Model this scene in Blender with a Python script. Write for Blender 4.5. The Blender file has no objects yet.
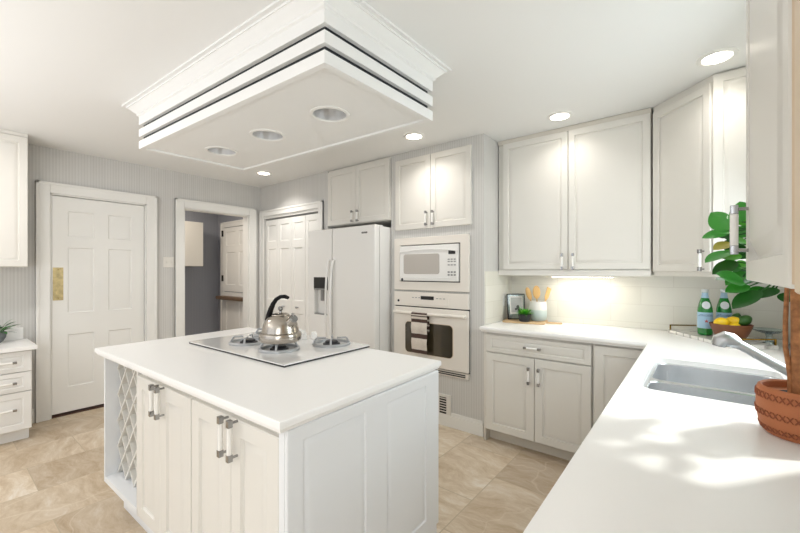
import bpy, bmesh, math, random
from mathutils import Vector, Matrix
random.seed(7)
sc = bpy.context.scene
COL = sc.collection
PI = math.pi
R = math.radians

# ------------------------------------------------------------------ camera, sky, sun, exposure
cam_data = bpy.data.cameras.new('camera')
cam = bpy.data.objects.new('camera', cam_data); COL.objects.link(cam)
cam.location = (0, 0, 1.333)
cam.rotation_euler = (R(90), 0, R(38.5))
cam_data.sensor_width = 36.0
cam_data.lens = 378.0 / 800.0 * 36.0
cam_data.shift_y = 4.5 / 800.0
cam_data.clip_start = 0.02
sc.camera = cam

world = bpy.data.worlds.new('daylight'); sc.world = world
world.use_nodes = True
bg = world.node_tree.nodes['Background']
bg.inputs[0].default_value = (0.94, 0.97, 1.0, 1)
bg.inputs[1].default_value = 0.42

sun_d = bpy.data.lights.new('sun', 'SUN'); sun = bpy.data.objects.new('sun', sun_d); COL.objects.link(sun)
sun_d.energy = 2.2; sun_d.angle = R(3.0); sun_d.color = (1.0, 0.97, 0.92)
sun.location = (3, 4, 6)
sun.rotation_euler = Vector((-0.40, -0.50, -0.50)).to_track_quat('-Z', 'Y').to_euler()

def area_light(name, loc, sx, sy, power, direction, color=(1, 1, 1)):
    d = bpy.data.lights.new(name, 'AREA'); o = bpy.data.objects.new(name, d); COL.objects.link(o)
    d.shape = 'RECTANGLE'; d.size = sx; d.size_y = sy; d.energy = power; d.color = color
    o.location = loc; o.rotation_euler = Vector(direction).to_track_quat('-Z', 'Y').to_euler()
    return o
# daylight of the window over the sink; then fill lights added out of view
area_light('window_daylight', (0.62, 2.08, 1.6), 1.0, 0.9, 9, (-1, -0.45, -0.5), (0.88, 0.94, 1.0))
area_light('rear_fill', (-2.0, -2.9, 1.5), 3.6, 1.9, 5, (0, 1, 0.05), (0.97, 0.98, 1.0))  # added soft fill from the open rear of the room
area_light('side_fill', (0.36, -0.75, 1.35), 2.0, 1.7, 18, (-1, 0.35, -0.1), (0.95, 0.98, 1.0))  # added side fill to brighten the island end and left wall
area_light('ceiling_fill', (-2.4, -1.9, 1.15), 3.2, 1.4, 30, (-0.1, -0.05, 1), (0.97, 0.975, 1.0))  # added upward fill that brightens the ceiling
# unseen downlights added without fixtures to brighten the left of the room
for x_, y_ in ((-3.35, 0.12), (-3.4, -1.4)):
    area_light('added_downlight', (x_, y_, 2.42), 0.14, 0.14, 4, (0, 0, -1), (1.0, 0.96, 0.93))
area_light('laundry_lamp', (-5.2, 1.7, 2.40), 0.3, 0.3, 6.5, (0, 0, -1), (1.0, 0.89, 0.76))

sc.view_settings.view_transform = 'Standard'
sc.view_settings.look = 'None'
sc.view_settings.gamma = 1.0
sc.view_settings.use_curve_mapping = False
sc.view_settings.exposure = 1.07

# ------------------------------------------------------------------ materials
def lin(c):
    c = c.lstrip('#'); v = [int(c[i:i + 2], 16) / 255 for i in (0, 2, 4)]
    return tuple((x / 12.92 if x <= 0.04045 else ((x + 0.055) / 1.055) ** 2.4) for x in v) + (1,)

def mat(name, col, rough=0.5, metal=0.0, noise=0.0, scale=8.0, bump=0.0, spec=None, trans=0.0, emit=None, es=0.0, stretch=None, coat=0.0):
    m = bpy.data.materials.new(name); m.use_nodes = True
    nt = m.node_tree; b = nt.nodes['Principled BSDF']
    c = lin(col) if isinstance(col, str) else tuple(col) + (1,)
    b.inputs['Base Color'].default_value = c
    b.inputs['Roughness'].default_value = rough
    b.inputs['Metallic'].default_value = metal
    if spec is not None: b.inputs['Specular IOR Level'].default_value = spec
    if trans: b.inputs['Transmission Weight'].default_value = trans
    if coat: b.inputs['Coat Weight'].default_value = coat
    if emit:
        b.inputs['Emission Color'].default_value = lin(emit); b.inputs['Emission Strength'].default_value = es
    n = nt.nodes.new('ShaderNodeTexNoise'); n.inputs['Scale'].default_value = scale
    n.inputs['Detail'].default_value = 4
    tc = nt.nodes.new('ShaderNodeTexCoord')
    if stretch:
        mp = nt.nodes.new('ShaderNodeMapping'); mp.inputs['Scale'].default_value = stretch
        nt.links.new(tc.outputs['Object'], mp.inputs[0]); nt.links.new(mp.outputs[0], n.inputs['Vector'])
    else:
        nt.links.new(tc.outputs['Object'], n.inputs['Vector'])
    if noise:
        mx = nt.nodes.new('ShaderNodeMix'); mx.data_type = 'RGBA'
        mx.inputs[6].default_value = tuple(x * (1 - noise) for x in c[:3]) + (1,)
        mx.inputs[7].default_value = tuple(min(1, x * (1 + noise)) for x in c[:3]) + (1,)
        nt.links.new(n.outputs['Fac'], mx.inputs[0]); nt.links.new(mx.outputs[2], b.inputs['Base Color'])
    if bump:
        bp = nt.nodes.new('ShaderNodeBump'); bp.inputs['Strength'].default_value = bump; bp.inputs['Distance'].default_value = 0.002
        nt.links.new(n.outputs['Fac'], bp.inputs['Height']); nt.links.new(bp.outputs[0], b.inputs['Normal'])
    return m

def combo_coord(nt):
    """(x+y, z) of the surface point, so that one pattern runs on walls of either direction"""
    tc = nt.nodes.new('ShaderNodeTexCoord'); sp = nt.nodes.new('ShaderNodeSeparateXYZ')
    nt.links.new(tc.outputs['Object'], sp.inputs[0])
    ad = nt.nodes.new('ShaderNodeMath'); ad.operation = 'ADD'
    nt.links.new(sp.outputs[0], ad.inputs[0]); nt.links.new(sp.outputs[1], ad.inputs[1])
    cb = nt.nodes.new('ShaderNodeCombineXYZ')
    nt.links.new(ad.outputs[0], cb.inputs[0]); nt.links.new(sp.outputs[2], cb.inputs[1])
    return cb

def mat_wallpaper(name, c1, c2):
    m = mat(name, c1, 0.75); nt = m.node_tree; b = nt.nodes['Principled BSDF']
    cb = combo_coord(nt)
    w = nt.nodes.new('ShaderNodeTexWave'); w.wave_type = 'BANDS'; w.bands_direction = 'X'
    w.inputs['Scale'].default_value = 14; w.inputs['Distortion'].default_value = 0.0
    nt.links.new(cb.outputs[0], w.inputs['Vector'])
    mp = nt.nodes.new('ShaderNodeMapping'); mp.inputs['Scale'].default_value = (55, 0.6, 1)
    nt.links.new(cb.outputs[0], mp.inputs[0])
    n = nt.nodes.new('ShaderNodeTexNoise'); n.inputs['Scale'].default_value = 1.0; n.inputs['Detail'].default_value = 3
    nt.links.new(mp.outputs[0], n.inputs['Vector'])
    av = nt.nodes.new('ShaderNodeMix'); av.inputs[0].default_value = 0.55
    nt.links.new(w.outputs['Fac'], av.inputs[2]); nt.links.new(n.outputs['Fac'], av.inputs[3])
    mx = nt.nodes.new('ShaderNodeMix'); mx.data_type = 'RGBA'
    mx.inputs[6].default_value = lin(c1); mx.inputs[7].default_value = lin(c2)
    nt.links.new(av.outputs[0], mx.inputs[0]); nt.links.new(mx.outputs[2], b.inputs['Base Color'])
    return m

def mat_splash():
    m = mat('backsplash_tile', '#e8e6dc', 0.18); nt = m.node_tree; b = nt.nodes['Principled BSDF']
    cb = combo_coord(nt)
    br = nt.nodes.new('ShaderNodeTexBrick'); nt.links.new(cb.outputs[0], br.inputs['Vector'])
    br.inputs['Color1'].default_value = lin('#e9e7de'); br.inputs['Color2'].default_value = lin('#e4e2d8')
    br.inputs['Mortar'].default_value = lin('#dcd9cf')
    br.inputs['Scale'].default_value = 1.0; br.inputs['Brick Width'].default_value = 0.40
    br.inputs['Row Height'].default_value = 0.135; br.inputs['Mortar Size'].default_value = 0.002
    nt.links.new(br.outputs['Color'], b.inputs['Base Color'])
    return m

def mat_floor():
    m = mat('stone_tile', '#c9b397', 0.42); nt = m.node_tree; b = nt.nodes['Principled BSDF']
    L = nt.links.new
    tc = nt.nodes.new('ShaderNodeTexCoord')
    mp = nt.nodes.new('ShaderNodeMapping'); mp.inputs['Rotation'].default_value = (0, 0, R(90)); mp.inputs['Location'].default_value = (0.12, 0.2, 0)
    L(tc.outputs['Object'], mp.inputs[0])
    br = nt.nodes.new('ShaderNodeTexBrick'); L(mp.outputs[0], br.inputs['Vector'])
    br.inputs['Scale'].default_value = 1; br.inputs['Brick Width'].default_value = 0.62; br.inputs['Row Height'].default_value = 0.42
    br.inputs['Mortar Size'].default_value = 0.003; br.inputs['Mortar Smooth'].default_value = 0.2
    br.inputs['Color1'].default_value = (0, 0, 0, 1); br.inputs['Color2'].default_value = (1, 1, 1, 1); br.inputs['Mortar'].default_value = (0.5, 0.5, 0.5, 1)
    # warped, streaked slate veining
    n0 = nt.nodes.new('ShaderNodeTexNoise'); n0.inputs['Scale'].default_value = 1.6; n0.inputs['Detail'].default_value = 3
    ad = nt.nodes.new('ShaderNodeMix'); ad.data_type = 'VECTOR'; ad.inputs[0].default_value = 0.35
    L(tc.outputs['Object'], n0.inputs['Vector']); L(tc.outputs['Object'], ad.inputs[4]); L(n0.outputs['Color'], ad.inputs[5])
    ad2 = nt.nodes.new('ShaderNodeVectorMath'); ad2.operation = 'ADD'
    sc_ = nt.nodes.new('ShaderNodeVectorMath'); sc_.operation = 'SCALE'; sc_.inputs['Scale'].default_value = 3.1
    L(br.outputs['Color'], sc_.inputs[0]); L(ad.outputs[1], ad2.inputs[0]); L(sc_.outputs[0], ad2.inputs[1])
    m2 = nt.nodes.new('ShaderNodeMapping'); m2.inputs['Rotation'].default_value = (0, 0, R(28)); m2.inputs['Scale'].default_value = (2.2, 7.0, 1)
    L(ad2.outputs[0], m2.inputs[0])
    n1 = nt.nodes.new('ShaderNodeTexNoise'); n1.inputs['Scale'].default_value = 1.9; n1.inputs['Detail'].default_value = 12; n1.inputs['Roughness'].default_value = 0.78
    L(m2.outputs[0], n1.inputs['Vector'])
    cr = nt.nodes.new('ShaderNodeValToRGB')
    e = cr.color_ramp.elements
    e[0].position = 0.22; e[0].color = lin('#a08e74'); e[1].position = 0.80; e[1].color = lin('#f2ede5')
    for p, c in ((0.40, '#c6b195'), (0.54, '#dacab3'), (0.66, '#e8dfd2')):
        x = e.new(p); x.color = lin(c)
    L(n1.outputs['Fac'], cr.inputs[0])
    # per tile brightness
    tv = nt.nodes.new('ShaderNodeMix'); tv.data_type = 'RGBA'; tv.blend_type = 'MULTIPLY'; tv.inputs[0].default_value = 1.0
    rr = nt.nodes.new('ShaderNodeValToRGB'); rr.color_ramp.elements[0].color = (0.74, 0.71, 0.68, 1); rr.color_ramp.elements[1].color = (1, 1, 1, 1)
    L(br.outputs['Color'], rr.inputs[0]); L(cr.outputs[0], tv.inputs[6]); L(rr.outputs[0], tv.inputs[7])
    # thin cracks
    vo = nt.nodes.new('ShaderNodeTexVoronoi'); vo.feature = 'DISTANCE_TO_EDGE'; vo.inputs['Scale'].default_value = 1.7
    L(ad2.outputs[0], vo.inputs['Vector'])
    vr = nt.nodes.new('ShaderNodeValToRGB'); vr.color_ramp.elements[0].position = 0.0; vr.color_ramp.elements[1].position = 0.007
    vr.color_ramp.elements[0].color = (0.35, 0.35, 0.35, 1); vr.color_ramp.elements[1].color = (0, 0, 0, 1)
    L(vo.outputs['Distance'], vr.inputs[0])
    mc = nt.nodes.new('ShaderNodeMix'); mc.data_type = 'RGBA'; mc.inputs[7].default_value = lin('#e6dccb')
    L(vr.outputs[0], mc.inputs[0]); L(tv.outputs[2], mc.inputs[6])
    mg = nt.nodes.new('ShaderNodeMix'); mg.data_type = 'RGBA'; mg.inputs[7].default_value = lin('#b7a78e')
    L(br.outputs['Fac'], mg.inputs[0]); L(mc.outputs[2], mg.inputs[6]); L(mg.outputs[2], b.inputs['Base Color'])
    bp = nt.nodes.new('ShaderNodeBump'); bp.inputs['Strength'].default_value = 0.35; bp.inputs['Distance'].default_value = 0.004
    L(n1.outputs['Fac'], bp.inputs['Height']); L(bp.outputs[0], b.inputs['Normal'])
    return m

def mat_marble():
    m = mat('marble', '#e6e4df', 0.2); nt = m.node_tree; b = nt.nodes['Principled BSDF']
    tc = nt.nodes.new('ShaderNodeTexCoord')
    w = nt.nodes.new('ShaderNodeTexWave'); w.inputs['Scale'].default_value = 4; w.inputs['Distortion'].default_value = 12; w.inputs['Detail'].default_value = 4
    nt.links.new(tc.outputs['Object'], w.inputs['Vector'])
    cr = nt.nodes.new('ShaderNodeValToRGB'); cr.color_ramp.elements[0].color = lin('#b5b2ac'); cr.color_ramp.elements[1].color = lin('#ebe9e4'); cr.color_ramp.elements[1].position = 0.18
    nt.links.new(w.outputs['Fac'], cr.inputs[0]); nt.links.new(cr.outputs[0], b.inputs['Base Color'])
    return m

def mat_pane():
    m = bpy.data.materials.new('window_glass'); m.use_nodes = True; nt = m.node_tree
    nt.nodes.remove(nt.nodes['Principled BSDF'])
    t = nt.nodes.new('ShaderNodeBsdfTransparent'); t.inputs[0].default_value = (0.96, 0.98, 0.97, 1)
    g = nt.nodes.new('ShaderNodeBsdfGlossy'); g.inputs['Roughness'].default_value = 0.02
    mx = nt.nodes.new('ShaderNodeMixShader'); mx.inputs[0].default_value = 0.06
    nt.links.new(t.outputs[0], mx.inputs[1]); nt.links.new(g.outputs[0], mx.inputs[2])
    nt.links.new(mx.outputs[0], nt.nodes['Material Output'].inputs[0])
    return m

M_CEIL = mat('ceiling_paint', '#ebebe9', 0.8, bump=0.05, scale=60)
M_WHITE = mat('trim_paint', '#ecebe7', 0.4, noise=0.01)
M_WALLW = mat('white_wall_paint', '#e6e6e3', 0.6)
M_PAPER = mat_wallpaper('striped_wallpaper', '#c3c1bd', '#d8d7d4')
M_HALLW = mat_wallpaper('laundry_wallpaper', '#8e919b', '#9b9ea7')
M_CAB = mat('cabinet_paint', '#e1ded7', 0.35, noise=0.01)
M_CABI = mat('cabinet_inside', '#d5cfc4', 0.5)
M_BEIGE = mat('beige_trim', '#d8c2a6', 0.4)  # even warm beige for the cabinet edge and the oven window rim
M_ISLE = mat('island_daylit_paint', '#e8eaec', 0.35)  # cabinet paint with the cool window daylight put into its colour
M_TOP = mat('quartz', '#f6f5f3', 0.28, noise=0.012, scale=220)
M_FLOOR = mat_floor()
M_SPLASH = mat_splash()
M_MARBLE = mat_marble()
M_PANE = mat_pane()
M_CHROME = mat('chrome', '#a5a5a5', 0.16, 1.0)
M_STEEL = mat('brushed_steel', '#b4b5b6', 0.36, 1.0, bump=0.08, scale=30, stretch=(1, 1, 40))
M_SINK = mat('sink_steel', '#d6d8da', 0.26, 0.8, bump=0.03, scale=60, stretch=(1, 12, 1))
M_KETTLE = mat('kettle_steel', '#b3aca3', 0.2, 1.0)
M_ACRYL = mat('handle_white', '#f0eee9', 0.15, coat=0.3)
M_GRATE = mat('grate_enamel', '#a9abad', 0.35, 0.3)
M_BURN = mat('burner_dark', '#35363a', 0.4, 0.5)
M_GLASSW = mat('cooktop_glass', '#e4e3e1', 0.05, coat=0.5)
M_BLACK = mat('black_plastic', '#161414', 0.35)
M_HANDLE = mat('black_handle', '#0c0b0b', 0.6, spec=0.25)
M_APPL = mat('appliance_white', '#ecebe8', 0.22)
M_APPL2 = mat('appliance_cream', '#e9e3da', 0.25)
M_GREYP = mat('grey_plastic', '#8b8b8a', 0.4)
M_MWGLASS = mat('microwave_glass', '#b9b3ac', 0.12)
M_OVGLASS = mat('oven_glass', '#3a3325', 0.06, coat=0.6)
M_BRASS = mat('brass', '#b08d3e', 0.25, 1.0)
M_PUSH = mat('push_plate_brass', '#b9a67a', 0.35, 0.8, noise=0.7, scale=30)
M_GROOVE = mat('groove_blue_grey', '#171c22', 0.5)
M_CAN = mat('reflector_aluminium', '#d4d4d4', 0.35, 0.6)
M_LAMP = mat('lamp_glow', '#ffffff', 0.5, emit='#fff6e6', es=6.0)
M_BULB = mat('lamp_unlit', '#dededb', 0.4)
M_TERRA = mat('terracotta', '#b06a42', 0.75, noise=0.16, scale=14, bump=0.3)
M_TERRAD = mat('terracotta_band', '#8f5033', 0.8, noise=0.2, scale=40, bump=0.4)
M_SOIL = mat('soil', '#2d2119', 0.95, noise=0.3, scale=60, bump=0.6)
M_BARK = mat('bark', '#a06c44', 0.85, noise=0.85, scale=60, bump=1.0)
M_LEAF = mat('leaf_green', '#318c24', 0.4, noise=0.35, scale=6, coat=0.15)
M_LEAF2 = mat('leaf_light', '#58ad2c', 0.4, noise=0.25, scale=6)
M_LEAFD = mat('leaf_dark', '#1e581a', 0.4, noise=0.3, scale=6)
M_LEAFY = mat('leaf_yellow', '#b5a53a', 0.35, noise=0.2, scale=6)
M_BOTTLE = mat('bottle_green_glass', '#1c9a3c', 0.05, trans=0.35, coat=0.4)
M_LABEL = mat('label_blue', '#a9cbe2', 0.4, noise=0.08, scale=40)
M_LABELW = mat('label_white', '#e6eef2', 0.4)
M_INK = mat('label_ink', '#27477c', 0.5)
M_REDINK = mat('label_red', '#b5322c', 0.5)
M_CAPW = mat('bottle_cap', '#d4dbdd', 0.3, 0.4)
M_LEMON = mat('lemon', '#f2c81e', 0.4, noise=0.06, scale=30, bump=0.2)
M_LIME = mat('lime', '#2f5e22', 0.4, noise=0.2, scale=20, bump=0.2)
M_WOODB = mat('bowl_wood', '#744428', 0.45, noise=0.3, scale=8, stretch=(1, 1, 6))
M_BOARD = mat('board_wood', '#d4b48a', 0.5, noise=0.18, scale=6, stretch=(1, 10, 1))
M_UTEN = mat('utensil_wood', '#c9a266', 0.5, noise=0.15, scale=12)
M_FRAME = mat('frame_black_metal', '#2a2827', 0.4, 0.6)
M_PAPERW = mat('photo_paper', '#eceae4', 0.5)
M_PHOTO = mat('photo_grey', '#b8b8b4', 0.5, noise=0.2, scale=20)
M_INKB = mat('photo_ink', '#37352f', 0.5)
M_POTB = mat('black_pot', '#26272a', 0.6, bump=0.3, scale=60)
M_STONEP = mat('grey_stone_bowl', '#6c7072', 0.7, noise=0.35, scale=40, bump=0.3)
M_GLASSD = mat('clear_glass', '#dfeef2', 0.03, trans=0.9)
M_LEDGE = mat('ledge_wood', '#6d5744', 0.5, noise=0.2, scale=10)
M_TOWB = mat('towel_brown', '#4e3b34', 0.95, noise=0.15, scale=200, bump=0.4)
M_TOWW = mat('towel_cream', '#d8cfc4', 0.95, noise=0.15, scale=90, bump=0.4)

def mat_crock():
    m = mat('crock_glaze', '#e6e4de', 0.3); nt = m.node_tree; b = nt.nodes['Principled BSDF']
    tc = nt.nodes.new('ShaderNodeTexCoord'); sp = nt.nodes.new('ShaderNodeSeparateXYZ'); nt.links.new(tc.outputs['Object'], sp.inputs[0])
    mr = nt.nodes.new('ShaderNodeMapRange'); mr.inputs[1].default_value = 0; mr.inputs[2].default_value = 0.155
    nt.links.new(sp.outputs[2], mr.inputs[0])
    cr = nt.nodes.new('ShaderNodeValToRGB'); e = cr.color_ramp.elements
    e[0].position = 0.05; e[0].color = lin('#a7b4b5'); e[1].position = 0.62; e[1].color = lin('#eae8e3')
    x = e.new(0.35); x.color = lin('#b4c4c4'); x = e.new(0.58); x.color = lin('#c4d0ce')
    nt.links.new(mr.outputs[0], cr.inputs[0]); nt.links.new(cr.outputs[0], b.inputs['Base Color'])
    return m
M_CROCK = mat_crock()

# ------------------------------------------------------------------ mesh helpers
I4 = Matrix.Identity(4)
def at(loc, ang=0.0): return Matrix.Translation(Vector(loc)) @ Matrix.Rotation(ang, 4, 'Z')

def weighted(o):
    w = o.modifiers.new('weighted_normals', 'WEIGHTED_NORMAL'); w.keep_sharp = True; w.weight = 90

class MB:
    """collects shapes and links them as ONE mesh object"""
    def __init__(s, M=None):
        s.bm = bmesh.new(); s.mats = []; s.M = M or I4
    def mi(s, m):
        if m not in s.mats: s.mats.append(m)
        return s.mats.index(m)
    def v(s, p): return s.bm.verts.new(s.M @ Vector(p))
    def f(s, vs, k):
        try:
            fc = s.bm.faces.new(vs); fc.material_index = k; return fc
        except ValueError: return None
    def box(s, a, b, m, bev=0.0, M=None):
        k = s.mi(m); T = s.M @ (M or I4)
        x0, y0, z0 = (min(a[i], b[i]) for i in range(3)); x1, y1, z1 = (max(a[i], b[i]) for i in range(3))
        bm2 = bmesh.new()
        vs = [bm2.verts.new(p) for p in ((x0, y0, z0), (x1, y0, z0), (x1, y1, z0), (x0, y1, z0), (x0, y0, z1), (x1, y0, z1), (x1, y1, z1), (x0, y1, z1))]
        for q in ((3, 2, 1, 0), (4, 5, 6, 7), (0, 1, 5, 4), (1, 2, 6, 5), (2, 3, 7, 6), (3, 0, 4, 7)): bm2.faces.new([vs[i] for i in q])
        if bev > 0:
            bev = min(bev, 0.49 * min(x1 - x0, y1 - y0, z1 - z0))
            bmesh.ops.bevel(bm2, geom=bm2.edges[:], offset=bev, segments=2, profile=0.5, affect='EDGES')
        mp = {}
        for w in bm2.verts: mp[w] = s.bm.verts.new(T @ w.co)
        for fc in bm2.faces: s.f([mp[w] for w in fc.verts], k)
        bm2.free(); return s
    def loft(s, loops, m, cap0=True, cap1=True, closed=True):
        k = s.mi(m); L = [[s.v(p) for p in lp] for lp in loops]
        n = len(L[0])
        for a, b in zip(L, L[1:]):
            for i in range(n if closed else n - 1):
                j = (i + 1) % n; s.f([a[i], a[j], b[j], b[i]], k)
        if cap0: s.f(list(reversed(L[0])), k)
        if cap1: s.f(L[-1], k)
        return s
    def lathe(s, prof, m, c=(0, 0, 0), seg=32, cap0=True, cap1=True, M=None, sy=1.0):
        T = M or I4
        loops = []
        for r, z in prof:
            r = max(r, 1e-5)
            loops.append([T @ Vector((c[0] + r * math.cos(2 * PI * i / seg), c[1] + sy * r * math.sin(2 * PI * i / seg), c[2] + z)) for i in range(seg)])
        return s.loft(loops, m, cap0, cap1)
    def tube(s, pts, r, m, seg=10, flat=1.0):
        pts = [Vector(p) for p in pts]; n = len(pts); loops = []
        rs = r if isinstance(r, (list, tuple)) else [r] * n
        up = None
        for i, p in enumerate(pts):
            t = (pts[min(i + 1, n - 1)] - pts[max(i - 1, 0)]).normalized()
            if up is None:
                a = Vector((0, 0, 1)) if abs(t.z) < 0.9 else Vector((1, 0, 0))
                up = (a - t * a.dot(t)).normalized()
            else: up = (up - t * up.dot(t)).normalized()
            sd = t.cross(up)
            loops.append([p + sd * (rs[i] * math.cos(2 * PI * j / seg)) + up * (flat * rs[i] * math.sin(2 * PI * j / seg)) for j in range(seg)])
        return s.loft(loops, m)
    def prism(s, poly, z0, z1, m):
        return s.loft([[(x, y, z0) for x, y in poly], [(x, y, z1) for x, y in poly]], m)
    def sphere(s, c, r, m, sx=1, sy=1, sz=1, seg=16, rings=10, M=None):
        prof = [(r * math.sin(PI * i / rings), -r * math.cos(PI * i / rings)) for i in range(rings + 1)]
        T = (M or I4)
        T2 = Matrix.Translation(Vector(c)) @ T @ Matrix.Diagonal((sx, sy, sz, 1))
        return s.lathe(prof, m, seg=seg, M=T2)
    def slab(s, xs, zs, panels, t, m, prof=None, M=None, mp=None, ch=0.003):
        """door or panel: front at y=0 facing -y, grid xs * zs; cells in `panels` are moulded with the ring profile"""
        prof = prof or RAISED
        k = s.mi(m); kp = s.mi(mp or m); T = M or I4
        X = list(xs); Z = list(zs); x0, x1, z0, z1 = X[0], X[-1], Z[0], Z[-1]
        X[0] += ch; X[-1] -= ch; Z[0] += ch; Z[-1] -= ch
        V = [[s.v(T @ Vector((x, 0, z))) for z in Z] for x in X]
        nx, nz = len(X), len(Z)
        for i in range(nx - 1):
            for j in range(nz - 1):
                q = [V[i][j], V[i + 1][j], V[i + 1][j + 1], V[i][j + 1]]
                if (i, j) in panels:
                    a, b, c, d = X[i], X[i + 1], Z[j], Z[j + 1]
                    prev = q
                    for ins, dep in prof:
                        ring = [s.v(T @ Vector(p)) for p in ((a + ins, dep, c + ins), (b - ins, dep, c + ins), (b - ins, dep, d - ins), (a + ins, dep, d - ins))]
                        for e in range(4): s.f([prev[e], prev[(e + 1) % 4], ring[(e + 1) % 4], ring[e]], kp)
                        prev = ring
                    s.f(prev, kp)
                else: s.f(q, k)
        bl = [(i, 0) for i in range(nx)] + [(nx - 1, j) for j in range(1, nz)] + [(i, nz - 1) for i in range(nx - 2, -1, -1)] + [(0, j) for j in range(nz - 2, 0, -1)]
        full = {0: x0, nx - 1: x1}; fz = {0: z0, nz - 1: z1}
        cur = [V[i][j] for i, j in bl]
        for dep in (ch, t):
            nxt = [s.v(T @ Vector((full.get(i, X[i]), dep, fz.get(j, Z[j])))) for i, j in bl]
            n = len(bl)
            for e in range(n): s.f([cur[(e + 1) % n], cur[e], nxt[e], nxt[(e + 1) % n]], k)
            cur = nxt
        s.f(cur, k)
        return s
    def build(s, name, parent=None, off=None, smooth=35):
        bm = s.bm
        bmesh.ops.recalc_face_normals(bm, faces=bm.faces[:])
        me = bpy.data.meshes.new(name); bm.to_mesh(me); bm.free()
        for m in s.mats: me.materials.append(m)
        if smooth:
            me.polygons.foreach_set('use_smooth', [True] * len(me.polygons))
            me.set_sharp_from_angle(angle=R(smooth))
        o = bpy.data.objects.new(name, me); COL.objects.link(o)
        if smooth: weighted(o)
        if parent: o.parent = parent
        if off: o.location = off
        return o

RAISED = [(0.0, 0.0), (0.004, 0.010), (0.010, 0.010), (0.031, 0.0005)]
FLATP = [(0.0, 0.0), (0.005, 0.007), (0.012, 0.007), (0.016, 0.004), (0.020, 0.004)]

def tag(o, label, cat, group=None):
    o['label'] = label; o['category'] = cat
    if group: o['group'] = group
    return o
def thing(name, label, cat, loc=(0, 0, 0), rz=0.0, group=None):
    o = bpy.data.objects.new(name, None); COL.objects.link(o); o.empty_display_size = 0.05
    o.location = loc; o.rotation_euler = (0, 0, rz)
    return tag(o, label, cat, group)
def struct(o): o['kind'] = 'structure'; return o
def dup(o, parent=None, loc=None, rz=None, label=None):
    c = o.copy(); COL.objects.link(c)
    if parent: c.parent = parent
    if loc is not None: c.location = loc
    if rz is not None: c.rotation_euler = (0, 0, rz)
    if label: c['label'] = label
    for ch in [x for x in bpy.data.objects if x.parent == o]: dup(ch, c)
    return c
def boolean(o, cutter):
    o.modifiers.clear()
    md = o.modifiers.new('cut', 'BOOLEAN'); md.operation = 'DIFFERENCE'; md.object = cutter; md.solver = 'EXACT'
    bpy.context.view_layer.update()
    dg = bpy.context.evaluated_depsgraph_get()
    me = bpy.data.meshes.new_from_object(o.evaluated_get(dg)); me.name = o.name
    o.modifiers.clear(); o.data = me
    cm = cutter.data; bpy.data.objects.remove(cutter); bpy.data.meshes.remove(cm)
    me.polygons.foreach_set('use_smooth', [True] * len(me.polygons)); me.set_sharp_from_angle(angle=R(35)); weighted(o)
    return o
def offset_poly(poly, d):
    """inset a counter-clockwise polygon by d"""
    n = len(poly); out = []
    for i in range(n):
        p0, p1, p2 = (Vector(poly[(i + k) % n]) for k in (-1, 0, 1))
        a = (p1 - p0).normalized(); b = (p2 - p1).normalized()
        na = Vector((-a.y, a.x)); nb = Vector((-b.y, b.x))
        out.append(tuple(p1 + (na + nb) * (d / (1 + na.dot(nb)))))
    return out
def slab_edge(mb, poly, prof, m):
    return mb.loft([[(x, y, z) for x, y in offset_poly(poly, ins)] for ins, z in prof], m)
def rrect(x0, y0, x1, y1, r, n=6):
    P = []
    for cx, cy, a0 in ((x1 - r, y0 + r, -90), (x1 - r, y1 - r, 0), (x0 + r, y1 - r, 90), (x0 + r, y0 + r, 180)):
        for i in range(n + 1):
            a = R(a0 + 90 * i / n); P.append((cx + r * math.cos(a), cy + r * math.sin(a)))
    return P
def text(s, size, m, parent, name, M, bend=None, extrude=0.0004):
    cu = bpy.data.curves.new(name, 'FONT'); cu.body = s; cu.size = size; cu.align_x = 'CENTER'; cu.align_y = 'CENTER'; cu.extrude = extrude
    t = bpy.data.objects.new(name, cu); COL.objects.link(t)
    bpy.context.view_layer.update()
    me = bpy.data.meshes.new_from_object(t.evaluated_get(bpy.context.evaluated_depsgraph_get()))
    bpy.data.objects.remove(t); bpy.data.curves.remove(cu)
    for v in me.vertices:
        x, y, z = v.co
        if bend: v.co = M @ Vector(((bend + z) * math.sin(x / bend), -(bend + z) * math.cos(x / bend), y))
        else: v.co = M @ Vector((x, -z, y))
    me.materials.clear(); me.materials.append(m); me.name = name
    o = bpy.data.objects.new(name, me); COL.objects.link(o); o.parent = parent
    return o

# ------------------------------------------------------------------ the setting
CEIL = 2.44; XL = -4.58; YB = 3.36; YT = 2.80; XR = 0.42; YR = -3.0
mb = MB(); mb.box((-6.2, YR, -0.1), (XR + 0.1, YB + 0.1, 0), M_FLOOR); struct(mb.build('floor', smooth=0))
mb = MB(); mb.box((-6.2, YR, CEIL), (XR + 0.1, YB + 0.1, CEIL + 0.1), M_CEIL); struct(mb.build('ceiling', smooth=0))

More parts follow.
